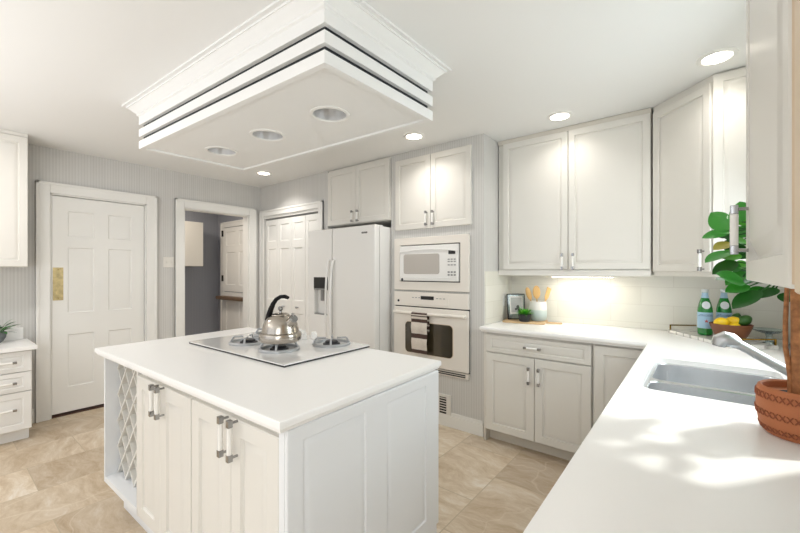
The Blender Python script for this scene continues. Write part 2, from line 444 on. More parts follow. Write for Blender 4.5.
W = 0.12
mb = MB()   # left wall with two door openings
D1 = (0.70, 1.455, 2.035); D2 = (1.826, 2.61, 2.05)
mb.box((XL - W, YR, 0), (XL, D1[0], CEIL), M_PAPER)
mb.box((XL - W, D1[0], D1[2]), (XL, D1[1], CEIL), M_PAPER)
mb.box((XL - W, D1[1], 0), (XL, D2[0], CEIL), M_PAPER)
mb.box((XL - W, D2[0], D2[2]), (XL, D2[1], CEIL), M_PAPER)
mb.box((XL - W, D2[1], 0), (XL, YB + 0.1, CEIL), M_PAPER)
struct(mb.build('wall_left', smooth=0))
CX0, CX1, CZ = -4.49, -3.375, 2.045
mb = MB()   # wall with the closet opening
mb.box((XL, YT - 0.02, 0), (CX0, YT + 0.1, CEIL), M_PAPER)
mb.box((CX0, YT - 0.02, CZ), (CX1, YT + 0.1, CEIL), M_PAPER)
mb.box((CX1, YT - 0.02, 0), (-3.325, YT + 0.56, CEIL), M_PAPER)
mb.box((-3.325, YT - 0.02, 1.80), (-3.2355, YT + 0.56, CEIL), M_PAPER)
mb.box((CX0, YT + 0.45, 0), (CX1, YT + 0.56, CZ), M_WALLW)
struct(mb.build('wall_closet', smooth=0))
mb = MB(); mb.box((-3.325, YB, 0), (XR + 0.1, YB + 0.1, CEIL), M_WALLW); struct(mb.build('wall_back', smooth=0))
# the wallpapered oven tower with openings for the built-in appliances
TX0, TX1 = -2.335, -1.365
MW = (-2.255, -1.50, 1.175, 1.625); OV = (-2.255, -1.50, 0.45, 1.135)
mb = MB()
mb.box((TX0, YT, 0), (MW[0], YB, CEIL), M_PAPER); mb.box((MW[1], YT, 0), (TX1, YB, CEIL), M_PAPER)
mb.box((MW[0], YT, MW[3]), (MW[1], YB, CEIL), M_PAPER); mb.box((MW[0], YT, OV[3]), (MW[1], YB, MW[2]), M_PAPER)
mb.box((MW[0], YT, 0), (MW[1], YB, OV[2]), M_PAPER)
struct(mb.build('wall_oven', smooth=0))
mb = MB()   # sink wall with the window opening
WY0, WY1, WZ0, WZ1 = 1.43, 2.66, 1.06, 2.10
mb.box((XR, YR, 0), (XR + 0.1, WY0, CEIL), M_WALLW); mb.box((XR, WY1, 0), (XR + 0.1, YB + 0.1, CEIL), M_WALLW)
mb.box((XR, WY0, 0), (XR + 0.1, WY1, WZ0), M_WALLW); mb.box((XR, WY0, WZ1), (XR + 0.1, WY1, CEIL), M_WALLW)
struct(mb.build('wall_right', smooth=0))
# window over the sink
fr = MB(); t = 0.045
fr.box((XR - 0.012, WY0, WZ0), (XR + 0.09, WY0 + t, WZ1), M_WHITE, 0.003); fr.box((XR - 0.012, WY1 - t, WZ0), (XR + 0.09, WY1, WZ1), M_WHITE, 0.003)
fr.box((XR - 0.012, WY0 + t, WZ0), (XR + 0.09, WY1 - t, WZ0 + t), M_WHITE, 0.003); fr.box((XR - 0.012, WY0 + t, WZ1 - t), (XR + 0.09, WY1 - t, WZ1), M_WHITE, 0.003)
win = struct(fr.build('window_1'))
g = MB(); g.box((XR + 0.05, WY0 + t, WZ0 + t), (XR + 0.056, WY1 - t, WZ1 - t), M_PANE); g.build('pane', win, smooth=0)
# tiled splashback
sp = MB()
sp.box((TX1, YB - 0.008, 0.90), (XR, YB, 1.42), M_SPLASH); sp.box((TX1, YT + 0.012, 0.90), (TX1 + 0.008, YB - 0.008, 1.33), M_SPLASH)
sp.box((XR - 0.008, 0.4, 0.90), (XR, WY0 - 0.01, 1.32), M_SPLASH); sp.box((XR - 0.008, WY0 - 0.01, 0.90), (XR, WY1 + 0.01, WZ0 - 0.002), M_SPLASH); sp.box((XR - 0.008, WY1 + 0.01, 0.90), (XR, YB - 0.008, 1.42), M_SPLASH)
struct(sp.build('trim_1', smooth=0))

def casing(mb, ax, u0, u1, ztop, face, wd=0.095, th=0.022):
    """door casing: ax 'x' stands on a wall facing +x, ax 'y' on a wall facing -y"""
    def b(ua, ub, za, zb, d0, d1):
        if ax == 'x': mb.box((face + d0, ua, za), (face + d1, ub, zb), M_WHITE, 0.004)
        else: mb.box((ua, face - d1, za), (ub, face - d0, zb), M_WHITE, 0.004)
    for a, c in ((u0 - wd, u0), (u1, u1 + wd)):
        b(a, c, 0, ztop + wd, 0, th)
        o = a if a < u0 else c - 0.022
        b(o, o + 0.022, 0, ztop + wd, 0, th + 0.008)
    b(u0, u1, ztop, ztop + wd, 0, th)
    b(u0 - wd, u1 + wd, ztop + wd - 0.022, ztop + wd, 0, th + 0.008)
    # jamb lining
    if ax == 'x':
        mb.box((face - W, u0 - 0.001, 0), (face, u0 + 0.012, ztop), M_WHITE); mb.box((face - W, u1 - 0.012, 0), (face, u1 + 0.001, ztop), M_WHITE)
        mb.box((face - W, u0, ztop - 0.012), (face, u1, ztop), M_WHITE)
def six_panels(w, h, st=0.11):
    c = (w - 3 * st) / 2
    xs = [0, st, st + c, 2 * st + c, 2 * st + 2 * c, w]
    zs = [0, h * 0.115, h * 0.36, h * 0.46, h * 0.765, h * 0.815, h * 0.935, h]
    return xs, zs, [(i, j) for i in (1, 3) for j in (1, 3, 5)]
SIXP = [(0.0, 0.0), (0.008, 0.009), (0.018, 0.009), (0.040, 0.003)]
mb = MB(); casing(mb, 'x', D1[0], D1[1], D1[2], XL); d1c = struct(mb.build('trim_2'))
xs, zs, pn = six_panels(D1[1] - D1[0] - 0.03, 1.99)
mb = MB(); mb.slab(xs, zs, pn, 0.04, M_WHITE, SIXP, at((XL - 0.014, D1[0] + 0.015, 0.028), R(90)))
d1 = struct(mb.build('door_1'))
pp = MB(at((XL - 0.014, 0.722, 1.065), R(90))); pp.box((0, -0.003, 0), (0.072, 0, 0.30), M_PUSH, 0.001)
for zz in (0.02, 0.28):
    pp.lathe([(0.004, 0), (0.004, 0.002)], M_BRASS, seg=10, M=Matrix.Translation((0.036, -0.003, zz)) @ Matrix.Rotation(R(90), 4, 'X'))
p = pp.build('push_plate', d1); p['label'] = 'mottled brass push plate'
mb = MB(); mb.box((XL - 0.1, D1[0] + 0.012, 0.0), (XL - 0.004, D1[1] - 0.012, 0.012), mat('threshold_wood', '#4a3026', 0.5)); struct(mb.build('trim_3'))
mb = MB(); casing(mb, 'x', D2[0], D2[1], D2[2], XL); struct(mb.build('trim_4'))
mb = MB(); casing(mb, 'y', CX0, CX1, CZ, YT - 0.02, wd=0.075)
mb.box((CX0, YT - 0.02, CZ - 0.03), (CX1, YT + 0.08, CZ - 0.0005), M_WHITE); mb.box((CX0 + 0.01, YT - 0.006, CZ - 0.045), (CX1 - 0.01, YT + 0.04, CZ - 0.0301), M_GREYP)
struct(mb.build('trim_5'))
# folding closet doors: four hinged leaves
lw = (CX1 - CX0 - 0.012) / 4
pair = None
for k in range(4):
    if k % 2 == 0:
        pair = bpy.data.objects.new('door_%d' % (2 + k // 2), None); COL.objects.link(pair); pair['kind'] = 'structure'
        pair.location = (CX0 + 0.006 + k * lw, YT, 0)
    b = MB(); h = 1.975
    zs = [0, 0.12, 0.80, 0.955, 1.60, 1.695, 1.905, h]
    b.slab([0, 0.05, lw - 0.054, lw - 0.004], zs, [(1, 1), (1, 3), (1, 5)], 0.03, M_WHITE, SIXP, Matrix.Translation(((k % 2) * lw, 0.0, 0.02)))
    leaf = b.build('leaf', pair)
    if k in (1, 2):
        kb = MB(); kb.lathe([(0.006, 0), (0.006, 0.014), (0.016, 0.022), (0.017, 0.03), (0.010, 0.036)], M_STEEL, seg=16,
                            M=Matrix.Translation(((k % 2) * lw + lw / 2, 0, 0.895)) @ Matrix.Rotation(R(90), 4, 'X'))
        kb.build('knob', leaf)
# baseboards
mb = MB()
def base(mb, a, b, n):
    (x0, y0), (x1, y1) = a, b
    mb.box((x0, y0, 0), (x1, y1, 0.10), M_WHITE, 0.003)
    dx, dy = n
    mb.box((x0 - (0 if dx == 0 else dx * 0.0), y0, 0.10), (x1 - dx * 0.006, y1 - dy * 0.006, 0.125), M_WHITE, 0.003)
base(mb, (TX0, YT), (TX1, YT - 0.014), (0, -1)); struct(mb.build('baseboard_oven'))
mb = MB()
for ya, yb in ((0.54, D1[0] - 0.1), (D1[1] + 0.1, D2[0] - 0.1)): base(mb, (XL, ya), (XL + 0.014, yb), (1, 0))
struct(mb.build('baseboard_left'))
# laundry room seen through the open doorway
mb = MB()
mb.box((-5.97, 0.8, 0), (-5.85, YB, CEIL), M_HALLW); struct(mb.build('wall_laundry', smooth=0))
mb = MB(); mb.box((-5.85, YT + 0.03, 0), (XL - W, YT + 0.13, CEIL), M_HALLW); struct(mb.build('wall_laundry_back', smooth=0))
mb = MB(); mb.box((-5.85, 0.7, 0), (XL - W, 0.8, CEIL), M_HALLW); struct(mb.build('wall_laundry_front', smooth=0))
YH = YT + 0.03
mb = MB(); casing(mb, 'y', -5.645, -4.82, 1.985, YH, wd=0.08); struct(mb.build('trim_6'))
d3 = MB(); xs, zs, pn = six_panels(0.82, 1.06)
dx = [0, 0.10, 0.36, 0.46, 0.72, 0.82]
d3.slab(dx, [0, 0.10, 0.30, 0.38, 0.86, 0.93, 1.0], [(1, 3), (3, 3)], 0.03, M_WHITE, SIXP, at((-5.635, YH - 0.032, 0.02)))
d3.slab(dx, [0, 0.10, 0.58, 0.68, 0.88, 0.945], [(1, 1), (3, 1), (1, 3), (3, 3)], 0.03, M_WHITE, SIXP, at((-5.635, YH - 0.032, 1.03)))
d3o = struct(d3.build('door_4'))
hb = MB()
for zz in (0.35, 1.18, 1.85): hb.box((-5.65, YH - 0.05, zz), (-5.62, YH - 0.028, zz + 0.09), M_BLACK, 0.002)
hb.build('hinge', d3o)
lg = MB(); lg.box((-5.635, YH - 0.15, 0.915), (-4.88, YH - 0.032, 0.965), M_LEDGE, 0.015); lo = lg.build('ledge', d3o); lo['label'] = 'brown wooden ledge'

# ------------------------------------------------------------------ cabinets
def pull(mb, x, z, L=0.13, horiz=False, white=True):
    """bar pull on a front at y=0: chrome posts and ends, white middle"""
    def P(a, b, c): return (x + c, b, z + a) if not horiz else (x + a, b, z + c)
    h = L / 2; y = -0.028
    for sgn in (-1, 1):
        mb.tube([P(sgn * (h - 0.011), 0, 0), P(sgn * (h - 0.011), y, 0)], 0.0045, M_CHROME, 8)
        a, b = P(sgn * h, y - 0.0085, -0.0085), P(sgn * (h - 0.024), y + 0.0085, 0.0085)
        mb.box(a, b, M_CHROME, 0.002)
    mb.tube([P(-h + 0.024, y, 0), P(h - 0.024, y, 0)], 0.0088 if white else 0.006, M_ACRYL if white else M_CHROME, 12)
def pull_part(parent, x, z, L=0.13, horiz=False, white=True):
    b = MB(); pull(b, x, z, L, horiz, white); return b.build('handle', parent)
DRAWP = [(0.0, 0.0), (0.003, 0.005), (0.008, 0.005), (0.011, 0.004), (0.018, 0.0005)]
def front(parent, name, x, z, w, h, m=None, st=0.05, hx=None, hz=None, horiz=False, hl=0.13, prof=None, t=0.019, y=0.0, panelmat=None):
    """a moulded door or drawer front with its pull, in the cabinet's own frame (front plane y=0)"""
    b = MB(); sv = min(st, h * 0.22); b.slab([0, st, w - st, w], [0, sv, h - sv, h], [(1, 1)], t, m or M_CAB, prof or (DRAWP if h < 0.2 else None))
    o = b.build(name, parent, (x, y, z))
    if hx is not None: pull_part(o, hx - x, hz - z, hl, horiz)
    return o

# --- cabinet over the fridge
c = thing('wall_cabinet', 'two-door cream cabinet directly above the white refrigerator', 'cabinet', (-3.235, 2.775, 1.825))
b = MB(); b.box((0, 0.02, 0), (0.895, 0.585, 0.613), M_CAB, 0.002); b.build('body', c)
front(c, 'door', 0.004, 0.006, 0.438, 0.585, hx=0.405, hz=0.075, hl=0.12)
front(c, 'door', 0.446, 0.006, 0.445, 0.585, hx=0.483, hz=0.075, hl=0.12)
# --- cabinet over the microwave (its body is inside the tower)
c = thing('wall_cabinet', 'two-door cream cabinet over the microwave, lit by a ceiling lamp', 'cabinet', (-2.27, 2.780, 1.715))
b = MB(); b.box((0.02, 0.0195, 0.02), (0.78, 0.30, 0.63), M_CAB, 0.002); body = b.build('body', c)
front(c, 'door', 0, 0, 0.398, 0.655, hx=0.365, hz=0.085, hl=0.13)
front(c, 'door', 0.402, 0, 0.398, 0.655, hx=0.437, hz=0.085, hl=0.13)
# cut a recess for that body in the tower
cm = MB(); cm.box((-2.255, YT - 0.1, 1.73), (-1.485, YT + 0.29, 2.35), M_PAPER); cut = cm.build('cutter', smooth=0)
boolean(bpy.data.objects['wall_oven'], cut)
# --- upper cabinets over the back counter
c = thing('wall_cabinet', 'long white two-door wall cabinet above the picture frame and utensil crock', 'cabinet', (-1.357, 3.05, 1.307))
b = MB(); b.box((0, 0.02, 0), (1.095, 0.302, 1.133), M_CAB, 0.002); b.box((0.0, 0.004, 1.096), (1.095, 0.02, 1.13), M_CABI); b.build('body', c)
b = MB(); b.box((0.0, 0.008, -0.012), (1.095, 0.03, 0.034), M_CAB, 0.003); b.build('light_rail', c)
front(c, 'door', 0.045, 0.038, 0.518, 1.058, hx=0.528, hz=0.06 + 0.038, hl=0.125, st=0.045)
front(c, 'door', 0.568, 0.038, 0.524, 1.058, hx=0.606, hz=0.06 + 0.038, hl=0.125, st=0.045)
b = MB(); b.box((0.40, 0.12, -0.022), (0.85, 0.20, -0.0005), M_WHITE, 0.004); b.box((0.41, 0.13, -0.024), (0.84, 0.19, -0.0215), M_LAMP); b.build('under_cabinet_lamp', c)
# --- diagonal corner cabinet
c = thing('corner_cabinet', 'white diagonal corner wall cabinet with a single tall door', 'cabinet', (-0.258, 3.05, 1.30), R(-45))
b = MB()
q = math.sqrt(0.5)
def loc(x, y):   # world offset to the cabinet's own frame
    dx, dy = x + 0.258, y - 3.05
    return (dx * q - dy * q, dx * q + dy * q)
poly = [loc(-0.250, 3.072), loc(0.060, 2.762), loc(0.412, 2.762), loc(0.412, 3.352), loc(-0.250, 3.352)]
b.prism(poly, 0, 1.14, M_CAB); b.build('body', c)
front(c, 'door', 0.006, 0.03, 0.418, 1.063, hx=0.385, hz=0.095, hl=0.125, st=0.045)
e = MB(); e.slab([0, 0.045, 0.325, 0.358], [0, 0.05, 1.075, 1.12], [(1, 1)], 0.016, M_CAB, None, Matrix.Rotation(R(45), 4, 'Z'))
p0 = loc(0.053, 2.7455); e.build('end_panel', c, (p0[0], p0[1], 0.01))
# --- the near wall cabinets on the sink wall (faces towards -x)
c = thing('wall_cabinet', 'white wall cabinet at the right edge with a big bar handle before the plant', 'cabinet', (0.097, 1.40, 1.308), R(-90))
b = MB(); b.box((0, 0.0285, 0.004), (0.655, 0.3225, 1.131), M_CAB, 0.002); b.build('body', c)
front(c, 'door', 0.002, 0, 0.640, 1.12, hx=0.072, hz=0.133, hl=0.13, st=0.050, t=0.028,
      prof=[(0.0, 0.0), (0.006, 0.018), (0.014, 0.018), (0.052, 0.0)])
c = thing('wall_cabinet', 'beige fluted cabinet edge cut off by the right edge of the photo', 'cabinet', (0.090, 0.738, 1.305), R(-90))
b = MB(); b.box((0, 0.02, 0.004), (0.46, 0.3295, 1.134), M_BEIGE, 0.002)
for k in range(3): b.tube([(0.012 + 0.022 * k, 0.016, 0.01), (0.012 + 0.022 * k, 0.016, 1.128)], 0.010, M_BEIGE, 10)
b.build('body', c)
front(c, 'door', 0.072, 0, 0.386, 1.125, m=M_BEIGE, st=0.055)

# --- base cabinets along the back wall
def base_cab(label, x0, x1, yf, depth, fronts, rz=0.0, origin=None, kick=True, ztop=0.858, name='base_cabinet', side=None):
    o = thing(name, label, 'cabinet', origin or (x0, yf, 0), rz)
    w = x1 - x0
    b = MB(); b.box((0, 0.0205, 0.095), (w, depth, ztop), M_CAB, 0.002); b.build('body', o)
    b = MB(); b.box((0.01, 0.085, 0), (w - 0.005, depth - 0.02, 0.0945), M_CABI, 0.002)
    b.box((0.0, 0.0205, 0), (0.02, 0.0845, 0.0945), M_CABI)
    b.build('plinth', o)
    for (nm, x, z, fw, fh, hx, hz, hor) in fronts: front(o, nm, x, z, fw, fh, hx=hx, hz=hz, horiz=hor, hl=0.125, st=0.042 if nm == 'drawer_front' else 0.055)
    return o
base_cab('cream base cabinet with one drawer over two doors beside the oven tower', -1.345, -0.562, 2.735, 0.60, [
    ('drawer_front', 0.030, 0.708, 0.749, 0.132, 0.398, 0.775, True),
    ('door', 0.030, 0.10, 0.374, 0.598, 0.370, 0.575, False),
    ('door', 0.408, 0.10, 0.371, 0.598, 0.442, 0.575, False)])
base_cab('cream corner base cabinet with one plain door under the counter bend', -0.560, -0.19, 2.735, 0.60, [('door', 0.012, 0.10, 0.345, 0.745, None, None, False)])
sb = base_cab('sink base cabinet below the window counter, doors facing the island', 0, 2.30, 0, 0.585, [
    ('door', 0.02 + 0.455 * k, 0.10, 0.448, 0.745, 0.06 + 0.455 * k if k % 2 else 0.42 + 0.455 * k, 0.76, False) for k in range(5)], R(-90), (-0.205, 2.70, 0))
# hollow out room for the sink bowls
cm = MB(); cm.box((-0.183, 1.55, 0.66), (0.36, 2.40, 0.95), M_CABI); cut = cm.build('cutter', smooth=0)
boolean([x for x in sb.children if x.name.startswith('body')][0], cut)

# L-shaped worktop with the sink cut-out
OGEE = [(0.018, 0.8585), (0.010, 0.860), (0.008, 0.868), (0.002, 0.873), (0.0, 0.880), (0.0, 0.892), (0.003, 0.898), (0.009, 0.900)]
poly = [(-1.364, 2.705), (-0.252, 2.705), (-0.232, 0.35), (XR - 0.0085, 0.35), (XR - 0.0085, YB - 0.0085), (-1.3565, YB - 0.0085)]
poly[0] = (-1.3565, 2.705)
b = MB(); slab_edge(b, poly, OGEE, M_TOP); wt = b.build('worktop')
tag(wt, 'L-shaped white quartz worktop running along the back wall and sink wall', 'countertop')
SX0, SX1, SY0, SY1 = -0.178, 0.262, 1.655, 2.285
b = MB(); b.prism(rrect(SX0, SY0, SX1, SY1, 0.05, 8), 0.82, 0.95, M_TOP); boolean(wt, b.build('cutter', smooth=0))
s_ = thing('kitchen_sink', 'double-bowl stainless steel sink set in the white worktop', 'sink', (0.04, 1.97, 0.70))
b = MB(); ox, oy = 0.04, 1.97
ym = 1.90
bowls = []
fl = MB()
for (y0, y1) in ((SY0 + 0.012, ym - 0.012), (ym + 0.012, SY1 - 0.012)):
    q0 = rrect(SX0 - 0.004 - ox, (SY0 - 0.004 if y0 < ym - 0.1 else ym) - oy, SX1 + 0.004 - ox, (ym if y0 < ym - 0.1 else SY1 + 0.004) - oy, 0.001, 6)
    a = lambda ins, r: rrect(SX0 + 0.012 + ins - ox, y0 + ins - oy, SX1 - 0.012 - ins - ox, y1 - ins - oy, r, 6)
    fl.loft([[(x, y, 0.178) for x, y in q0], [(x, y, 0.178) for x, y in a(0, 0.045)], [(x, y, 0.174) for x, y in a(0.003, 0.044)]], M_SINK, False, False)
    bw = MB()
    lp = [[(x, y, 0.174) for x, y in a(0.003, 0.044)], [(x, y, 0.06) for x, y in a(0.007, 0.044)], [(x, y, 0.025) for x, y in a(0.014, 0.040)], [(x, y, 0.012) for x, y in a(0.035, 0.03)]]
    bw.loft(lp, M_SINK, False, True)
    dc = ((SX0 + SX1) / 2 - ox, (y0 + y1) / 2 - oy, 0.012)
    bw.lathe([(0.045, 0.0005), (0.042, 0.003), (0.03, 0.002), (0.028, 0.0005)], M_CHROME, dc, 24, False, True)
    bowls.append(bw)
rimo = fl.build('rim', s_)
for bw in bowls: bw.build('bowl', s_)
# faucet
f_ = thing('faucet', 'brushed steel pull-out faucet leaning over the sink', 'faucet', (0.325, 1.955, 0.90))
b = MB(); b.lathe([(0.032, 0), (0.032, 0.006), (0.025, 0.012), (0.0235, 0.06), (0.022, 0.10), (0.012, 0.108)], M_STEEL, seg=24); b.build('base', f_)
def fl_(x, y, z): return (x - 0.325, y - 1.955, z - 0.90)
b = MB(); b.tube([fl_(0.322, 1.955, 0.925), fl_(0.27, 1.95, 0.956), fl_(0.20, 1.944, 0.998), fl_(0.135, 1.937, 1.040), fl_(0.111, 1.935, 1.054)], [0.016, 0.0165, 0.0165, 0.017, 0.0175], M_STEEL, 16); b.build('spout', f_)
b = MB(); b.tube([fl_(0.114, 1.9355, 1.0525), fl_(0.106, 1.935, 1.058), fl_(0.092, 1.933, 1.066), fl_(0.075, 1.931, 1.070), fl_(0.060, 1.930, 1.062), fl_(0.053, 1.930, 1.045)], [0.0185, 0.023, 0.0285, 0.030, 0.028, 0.023], M_STEEL, 18)
b.tube([fl_(0.053, 1.930, 1.046), fl_(0.052, 1.930, 1.041)], 0.018, M_GREYP, 16); b.build('spray_head', f_)
b = MB(); b.tube([fl_(0.325, 1.955, 1.0), fl_(0.345, 1.99, 1.06), fl_(0.352, 2.01, 1.10)], [0.008, 0.007, 0.009], M_STEEL, 10); b.build('lever', f_)

# ------------------------------------------------------------------ island
IR = R(1.2); IL = (-0.912, 0.612, 0)
isl = thing('kitchen_island', 'cream island cabinet with a wine lattice and four doors under the cooktop', 'kitchen island', IL, IR)
fx0, fx1, bz, tz = -1.662, -0.026, 0.175, 0.8755
yf = 0.034
b = MB()
b.box((-1.165, yf + 0.02, bz), (fx1, 0.862, tz), M_CAB, 0.002)                 # door carcass
b.box((fx0, yf + 0.004, bz), (fx0 + 0.018, 0.862, tz), M_ISLE, 0.001)           # rack side
b.box((fx0 + 0.018, yf + 0.004, bz), (-1.165, 0.862, bz + 0.03), M_ISLE, 0.001) # rack floor
b.box((fx0 + 0.018, yf + 0.004, tz - 0.02), (-1.165, 0.862, tz), M_CAB, 0.001)
b.box((fx0 + 0.018, 0.40, bz + 0.03), (-1.165, 0.42, tz - 0.02), M_CABI)
b.box((-1.182, yf + 0.004, bz), (-1.165, 0.862, tz), M_CAB, 0.001)
b.box((-0.030 - 0.022, yf - 0.002, bz), (fx1, yf + 0.02, tz), M_ISLE, 0.003)
b.build('body', isl)
b = MB(); b.box((fx0 + 0.03, 0.12, 0), (fx1 - 0.025, 0.842, bz), M_ISLE, 0.002); b.box((fx1 - 0.06, 0.78, 0), (fx1 + 0.004, 0.858, bz), M_ISLE, 0.003); b.build('plinth', isl)
# wine lattice: crossed boards
lt = MB()
rx0, rx1, rz0, rz1 = fx0 + 0.018, -1.182, bz + 0.03, tz - 0.02
def clip(x0, z0, dx, dz):
    ts = [0, 1e9]
    t0, t1 = -1e9, 1e9
    for o, d, lo, hi in ((x0, dx, rx0, rx1), (z0, dz, rz0, rz1)):
        a, c_ = (lo - o) / d, (hi - o) / d
        t0 = max(t0, min(a, c_)); t1 = min(t1, max(a, c_))
    return (t0, t1) if t1 - t0 > 0.03 else None
cw, chh = 0.120, 0.145
ln = math.hypot(cw, chh)
for sgn in (1, -1):
    for k in range(-6, 14):
        o = (rx0 + 0.0, rz0 + k * chh - (0 if sgn > 0 else 0))
        r_ = clip(o[0], o[1], cw / ln, sgn * chh / ln)
        if not r_: continue
        ang = math.atan2(sgn * chh, cw)
        T = Matrix.Translation((o[0], 0, o[1])) @ Matrix.Rotation(-ang, 4, 'Y')
        y0 = yf + 0.060 + (0.0 if sgn > 0 else 0.003)
        lt.box((r_[0], y0, -0.0045), (r_[1], y0 + 0.22, 0.0045), M_CAB, 0.0, T)
lt.build('wine_lattice', isl)
def ifront(x0, x1, hx):
    w = x1 - x0
    b = MB(); st = 0.058
    b.slab([0, st, w - st, w], [0, 0.055, 0.66 - 0.055, 0.66], [(1, 1)], 0.02, M_CAB)
    o = b.build('door', isl, (x0, yf, bz + 0.008))
    pull_part(o, hx - x0, 0.775 - bz, 0.135)
ifront(-1.163, -0.902, -0.916); ifront(-0.898, -0.618, -0.858)
ifront(-0.608, -0.324, -0.338); ifront(-0.320, -0.056, -0.280)
# end panel facing +x
e = MB(); e.slab([0, 0.056, 0.335, 0.452, 0.724, 0.828], [0, 0.062, 0.655, 0.6995], [(1, 1), (3, 1)], 0.012, M_ISLE, [(0.0, 0.0), (0.004, 0.006), (0.010, 0.006), (0.015, 0.003), (0.032, 0.0)], at((0, 0, 0), R(90)))
e.build('end_panel', isl, (fx1 + 0.0125, yf, bz))
# island worktop
OG2 = [(0.018, 0.8758), (0.008, 0.878), (0.006, 0.886), (0.0, 0.891), (0.0, 0.905), (0.003, 0.912), (0.010, 0.914)]
b = MB(); slab_edge(b, [(-1.678, 0), (0, 0), (-0.022, 0.898), (-1.722, 0.935)], OG2, M_TOP)
o = b.build('island_worktop', off=IL); o.rotation_euler = (0, 0, IR)
tag(o, 'white quartz worktop with moulded edge covering the island', 'countertop')

# ------------------------------------------------------------------ cooktop
ct = thing('cooktop', 'white glass gas cooktop let into the island worktop', 'cooktop', (-1.875, 1.235, 0.9143), IR)
b = MB(); b.box((-0.443, -0.276, 0), (0.458, 0.276, 0.007), M_BLACK); b.build('base', ct)
b = MB(); b.box((-0.445, -0.278, 0.0072), (0.46, 0.278, 0.0125), M_GLASSW, 0.002); b.build('glass_plate', ct)
bpos = [(0.165, -0.095), (0.275, 0.165), (-0.13, -0.09), (-0.27, 0.150)]
brn = None
for i, (x, y) in enumerate(bpos):
    if i == 0:
        g_ = MB(); n = 40; r0 = 0.098
        ring = [(r0 * math.cos(2 * PI * k / n), r0 * math.sin(2 * PI * k / n), 0.007) for k in range(n)]
        loops = []
        g_.lathe([(0.104, 0), (0.104, 0.008), (0.100, 0.013), (0.090, 0.013), (0.088, 0.008), (0.088, 0)], M_GRATE, seg=40, cap0=False, cap1=False)
        for k in range(4):
            a = 2 * PI * k / 4 + PI / 4; ca, sa = math.cos(a), math.sin(a)
            T = Matrix.Rotation(a, 4, 'Z')
            for (p0, p1) in (((0.096, 0.010), (0.080, 0.036)), ((0.080, 0.036), (0.030, 0.036))):
                g_.tube([(p0[0] * ca, p0[0] * sa, p0[1]), (p1[0] * ca, p1[0] * sa, p1[1])], 0.0055, M_GRATE, 8)
        gr = g_.build('grate', ct, (x, y, 0.0127))
        b_ = MB(); b_.lathe([(0.048, 0), (0.046, 0.008), (0.036, 0.010), (0.036, 0.016), (0.030, 0.021), (0.0, 0.022)], M_BURN, seg=28); bc = b_.build('burner', ct, (x, y, 0.0127))
    else:
        dup(gr, ct, (x, y, 0.0127)); dup(bc, ct, (x, y, 0.0127))
for i, (x, y) in enumerate([(0.065, 0.215), (0.02, 0.175), (-0.045, 0.215), (-0.095, 0.235)]):
    if i == 0:
        k_ = MB(); k_.lathe([(0.022, 0), (0.022, 0.006), (0.019, 0.010), (0.018, 0.034), (0.014, 0.037), (0.0, 0.037)], M_APPL, seg=24)
        k_.box((-0.004, -0.017, 0.028), (0.004, 0.017, 0.042), M_APPL, 0.002); kn = k_.build('knob', ct, (x, y, 0.0127))
    else: dup(kn, ct, (x, y, 0.0127))

# kettle on the front burner
kl = thing('kettle', 'stainless steel kettle with a black hooked handle on the cooktop', 'kettle', (-1.7020, 1.1465, 0.9687), R(25))
b = MB()
b.lathe([(0.085, 0), (0.098, 0.004), (0.105, 0.014), (0.107, 0.034), (0.102, 0.046), (0.093, 0.051), (0.091, 0.066), (0.086, 0.088), (0.076, 0.110), (0.061, 0.126), (0.045, 0.136), (0.040, 0.1375)], M_KETTLE, seg=48, cap1=True)
body = b.build('body', kl)
b = MB(); b.lathe([(0.046, 0.1365), (0.044, 0.141), (0.030, 0.147), (0.012, 0.150)], M_KETTLE, seg=32); b.lathe([(0.006, 0.150), (0.006, 0.158), (0.012, 0.164), (0.013, 0.174), (0.008, 0.181), (0.0, 0.182)], M_CHROME, seg=20); b.build('lid', kl)
b = MB(Matrix.Rotation(R(-22), 4, 'Z')); b.tube([(0.060, 0, 0.088), (0.084, 0, 0.108), (0.102, 0, 0.124)], [0.027, 0.022, 0.018], M_KETTLE, 18)
b.tube([(0.100, 0, 0.122), (0.109, 0, 0.130)], [0.0205, 0.0205], M_CHROME, 18); b.tube([(0.097, 0, 0.136), (0.099, 0, 0.152)], [0.006, 0.007], M_CHROME, 10); b.build('spout', kl)
b = MB()
pts = [(-0.072, 0, 0.108), (-0.066, 0, 0.135), (-0.056, 0, 0.165), (-0.042, 0, 0.195), (-0.024, 0, 0.218), (0.0, 0, 0.231), (0.024, 0, 0.233), (0.044, 0, 0.226)]
b.tube(pts, [0.020, 0.0185, 0.0165, 0.0145, 0.0135, 0.013, 0.0135, 0.011], M_HANDLE, 14, 0.75); h_ = b.build('handle', kl)

